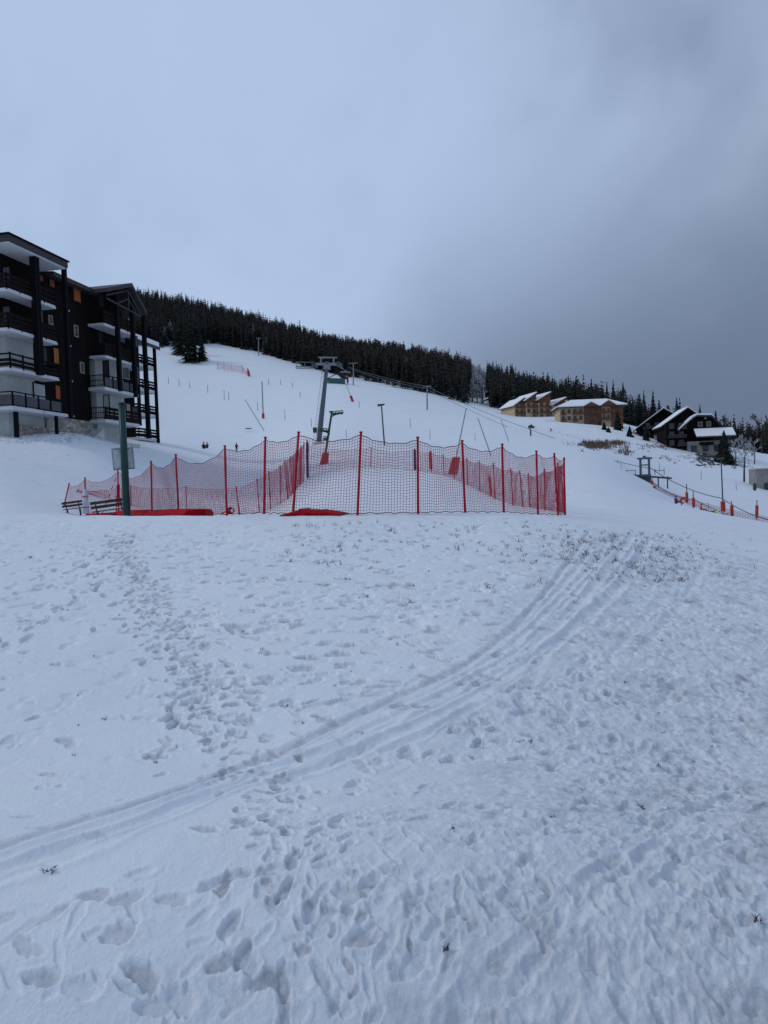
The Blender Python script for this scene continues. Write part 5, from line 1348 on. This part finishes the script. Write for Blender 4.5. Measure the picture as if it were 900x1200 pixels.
# crash mats
def crash_mat(label, px0, px1, Y0_, Y1_, hgt, seed, peak=None):
    a = gp(px0, Y0_); b = gp(px1, Y1_); q = random.Random(seed); L = (b - a).length; d = (b - a) / L; n_ = Vector((-d.y, d.x, 0)); m = MB(); N_ = 16; W = .95
    ring = []
    for k in range(N_ + 1):
        u = k / N_; c_ = a.lerp(b, u); h_ = hgt * (1 + .12 * math.sin(u * 9 + seed)) if peak is None else hgt * (.25 + .75 * min(1, 3.2 * min(u, 1 - u)) * (1 + .15 * math.sin(u * 7)))
        base = gz(c_.x, c_.y) - .03
        prof = [(-W / 2, 0), (-W / 2 - .04, h_ * .5), (-W / 2 + .06, h_), (0, h_ * 1.04), (W / 2 - .06, h_), (W / 2 + .04, h_ * .5), (W / 2, 0)]
        ring.append([Vector((c_.x, c_.y, base + z)) + n_ * (x + q.gauss(0, .01)) for x, z in prof])
    vs_ = [p for r0 in ring for p in r0]; fs_ = []
    for k in range(N_):
        for j in range(6): fs_.append((k * 7 + j, (k + 1) * 7 + j, (k + 1) * 7 + j + 1, k * 7 + j + 1))
    fs_ += [tuple(range(6, -1, -1)), tuple(N_ * 7 + j for j in range(7))]; m.add(vs_, fs_)
    o = m.build('crash_mat', M['red_mat'], None, smooth=False); tag(o, label, 'crash mat'); 
    root = thing('crash_mat', label, 'crash mat', a); del o['label']; del o['category']; o.name = 'cover'; inv = parent_matrix(root).inverted(); o.data.transform(inv); o.parent = root
    sm = MB()
    for u in (.33, .66):
        k = int(u * N_); r0 = ring[k]; sm.tube([p + Vector((0, 0, .008)) for p in r0[1:6]], .012, 4)
    sm.build('seam', M['rope'], root, world=True)
    return root
crash_mat('long red crash mat lying at the foot of the net right of the green post', 152, 233.5, 26.2, 22.6, .25, 1)
crash_mat('folded red crash mat half buried under the middle of the front net', 336, 405, 19.3, 18.9, .15, 2, True)
crash_mat('short red mat lying under the larger bench left of the green post', 113, 146, 28.5, 27.4, .20, 3)
# coil of red rope on the snow
p = gp(270, 21.2); m = MB()
for k in range(5):
    rr_ = .095 - .008 * k; m.tube([p + Vector((math.cos(a) * rr_ + .01 * k, .02 * k, .12 + math.sin(a) * rr_)) for a in [6.283 * q / 18 for q in range(19)]], .012, 5, cap=False)
m.tube([p + Vector((-.09, 0, .12)), p + Vector((-.24, -.05, .05)), p + Vector((-.3, .1, .02))], .018, 5)
tag(m.build('rope_coil', M['red_post']), 'small coil of red cord leaning at the foot of a red pole', 'cord')
# wrapped white roll on the second pole from the left, red twin rail, tape
b = gp(100.5, 32.6); r0 = thing('rolled_netting', 'rolled pale violet netting standing on end behind the smaller bench', 'rolled net', b); m = MB()
t_ = at(99.5, 573, 32.6); m.tube([b - Vector((0, 0, .1)), b.lerp(t_, .3), b.lerp(t_, .6), t_], [.12, .15, .12, .09], 10); m.build('roll', M['white_tape'], r0, world=True, smooth=True)
m = MB()
for f in (.25, .7):
    c_ = b.lerp(t_, f); m.tube([c_ - Vector((0, 0, .02)), c_ + Vector((0, 0, .02))], .155, 10)
m.build('tie', M['red_net'], r0, world=True)
b = gp(137.5, 30.4); t_ = at(138, 552, 30.4); r0 = thing('red_frame', 'narrow red twin rail frame standing between the larger bench and the green post', 'frame', b)
for s in (-.06, .06):
    m = MB(); m.tube([b + Vector((s, 0, -.1)), t_ + Vector((s * .6, 0, -.55))], .022, 6); m.build('rail', M['red_post'], r0, world=True)
m = MB()
for f in (.15, .45, .66): c_ = b.lerp(t_, f); m.tube([c_ - Vector((.08, 0, 0)), c_ + Vector((.08, 0, 0))], .018, 5)
m.build('rung', M['red_post'], r0, world=True)
a, b = at(136, 560, 30.4), gp(118, 30.0); m = MB()
for k in range(10): m.tube([a.lerp(b, k / 10), a.lerp(b, (k + 1) / 10)], .018, 5, k % 2)
tag(m.build('barrier_tape', [M['red_post'], M['white_tape']]), 'red and white striped cord slanting down to the left of the red twin rail', 'cord')

# ---------------------------------------------------------------- grass poking through the snow
def tuft(p, s, seed, m=None, n=9):
    q = random.Random(seed); m = m or MB()
    for _ in range(n):
        a = q.random() * 6.28; l = s * q.uniform(.4, 1.2); d_ = Vector((math.cos(a) * q.uniform(.1, .8), math.sin(a) * q.uniform(.1, .8), q.uniform(.3, 1))).normalized() * l
        b = Vector(p) + Vector((q.gauss(0, s * .25), q.gauss(0, s * .25), -.01)); mid = b + d_ * .6 + Vector((0, 0, l * .12)); m.tube([b, mid, b + d_ * 1.05 + Vector((math.cos(a) * .15, math.sin(a) * .15, -.1)) * l], [.0035, .003, .001], 3, cap=False)
    return m
def fz(p):
    """height of the finished relief"""
    r = math.hypot(p.x, p.y); t = math.atan2(p.x, p.y); i = int(np.clip(np.searchsorted(RR, r), 0, nr - 1)); j = int(np.clip((t - th_in[0]) / dth, 0, len(th_in) - 1)); return float(ZZ2[i, j])
G_T = 'grass tufts poking through the snow'
tufts = [(574, 690, .16, 'largest, dark, right of the middle of the bank'), (482, 706, .11, 'small, left of the largest tuft'), (430, 697, .08, 'tiny, in the middle of the bank'), (396, 641, .16, 'right under the middle of the front net'),
         (685, 926, .05, 'short brown, in the churned snow at right'), (647, 952, .05, 'short brown, lower left of its twin'), (752, 945, .05, 'brown, furthest right of three in churned snow'), (530, 972, .04, 'tiny, alone in the middle foreground'),
         (888, 1082, .08, 'green brown, at the lower right edge'), (521, 1113, .07, 'pale green, in the lower middle foreground'), (622, 868, .06, 'beside a faint foot trail at right'), (872, 682, .13, 'upright, at the far upper right'),
         (340, 658, .12, 'under the left part of the front net'), (400, 968, .05, 'thin, beside the worn foot path'), (57, 1024, .07, 'single stalk below the ruts at lower left'), (835, 872, .06, 'at right among trodden prints'), (36, 652, .08, 'tiny, at the far left of the bank')]
for k, (px, py, s, tx) in enumerate(tufts):
    p = hit(px, py); s *= .8; p.z = fz(p) - .2 * s; m = tuft((0, 0, 0), s, k, n=14); o = m.build('grass_tuft', M['twig']); o.location = p; tag(o, 'grass tuft in snow, ' + tx, 'grass tuft', G_T)
m = MB(); q = random.Random(3)
for _ in range(430):
    u = q.random()
    if u < .45: px, py = q.gauss(760, 45), q.uniform(624, 680)
    elif u < .6: px, py = q.gauss(690, 40), q.uniform(622, 660)
    elif u < .9: px, py = q.uniform(330, 680), 612 + abs(q.gauss(0, 26))
    else: px, py = q.uniform(0, 900), q.uniform(640, 900)
    p = hit(px, py); p.z = fz(p); tuft(p, q.uniform(.04, .13) * (1.1 if u < .6 else 1) * (1 if u < .9 else .45), q.random(), m, 5)
tag(m.build('dry_grass', M['twig']), 'sparse dry grass blades scattered along the snow bank', 'grass', None, 'stuff')
m = MB()
for _ in range(160):
    px, py = q.uniform(0, 95), q.uniform(499, 520); p = hit(px, py, 20)
    tuft(p, .28, q.random(), m, 5)
for _ in range(40):
    px, py = q.uniform(100, 170), q.uniform(505, 522); p = hit(px, py, 20); tuft(p, .2, q.random(), m, 4)
tag(m.build('dry_weeds', M['twig']), 'dry weeds at the foot of the apartment block', 'weeds', None, 'stuff')
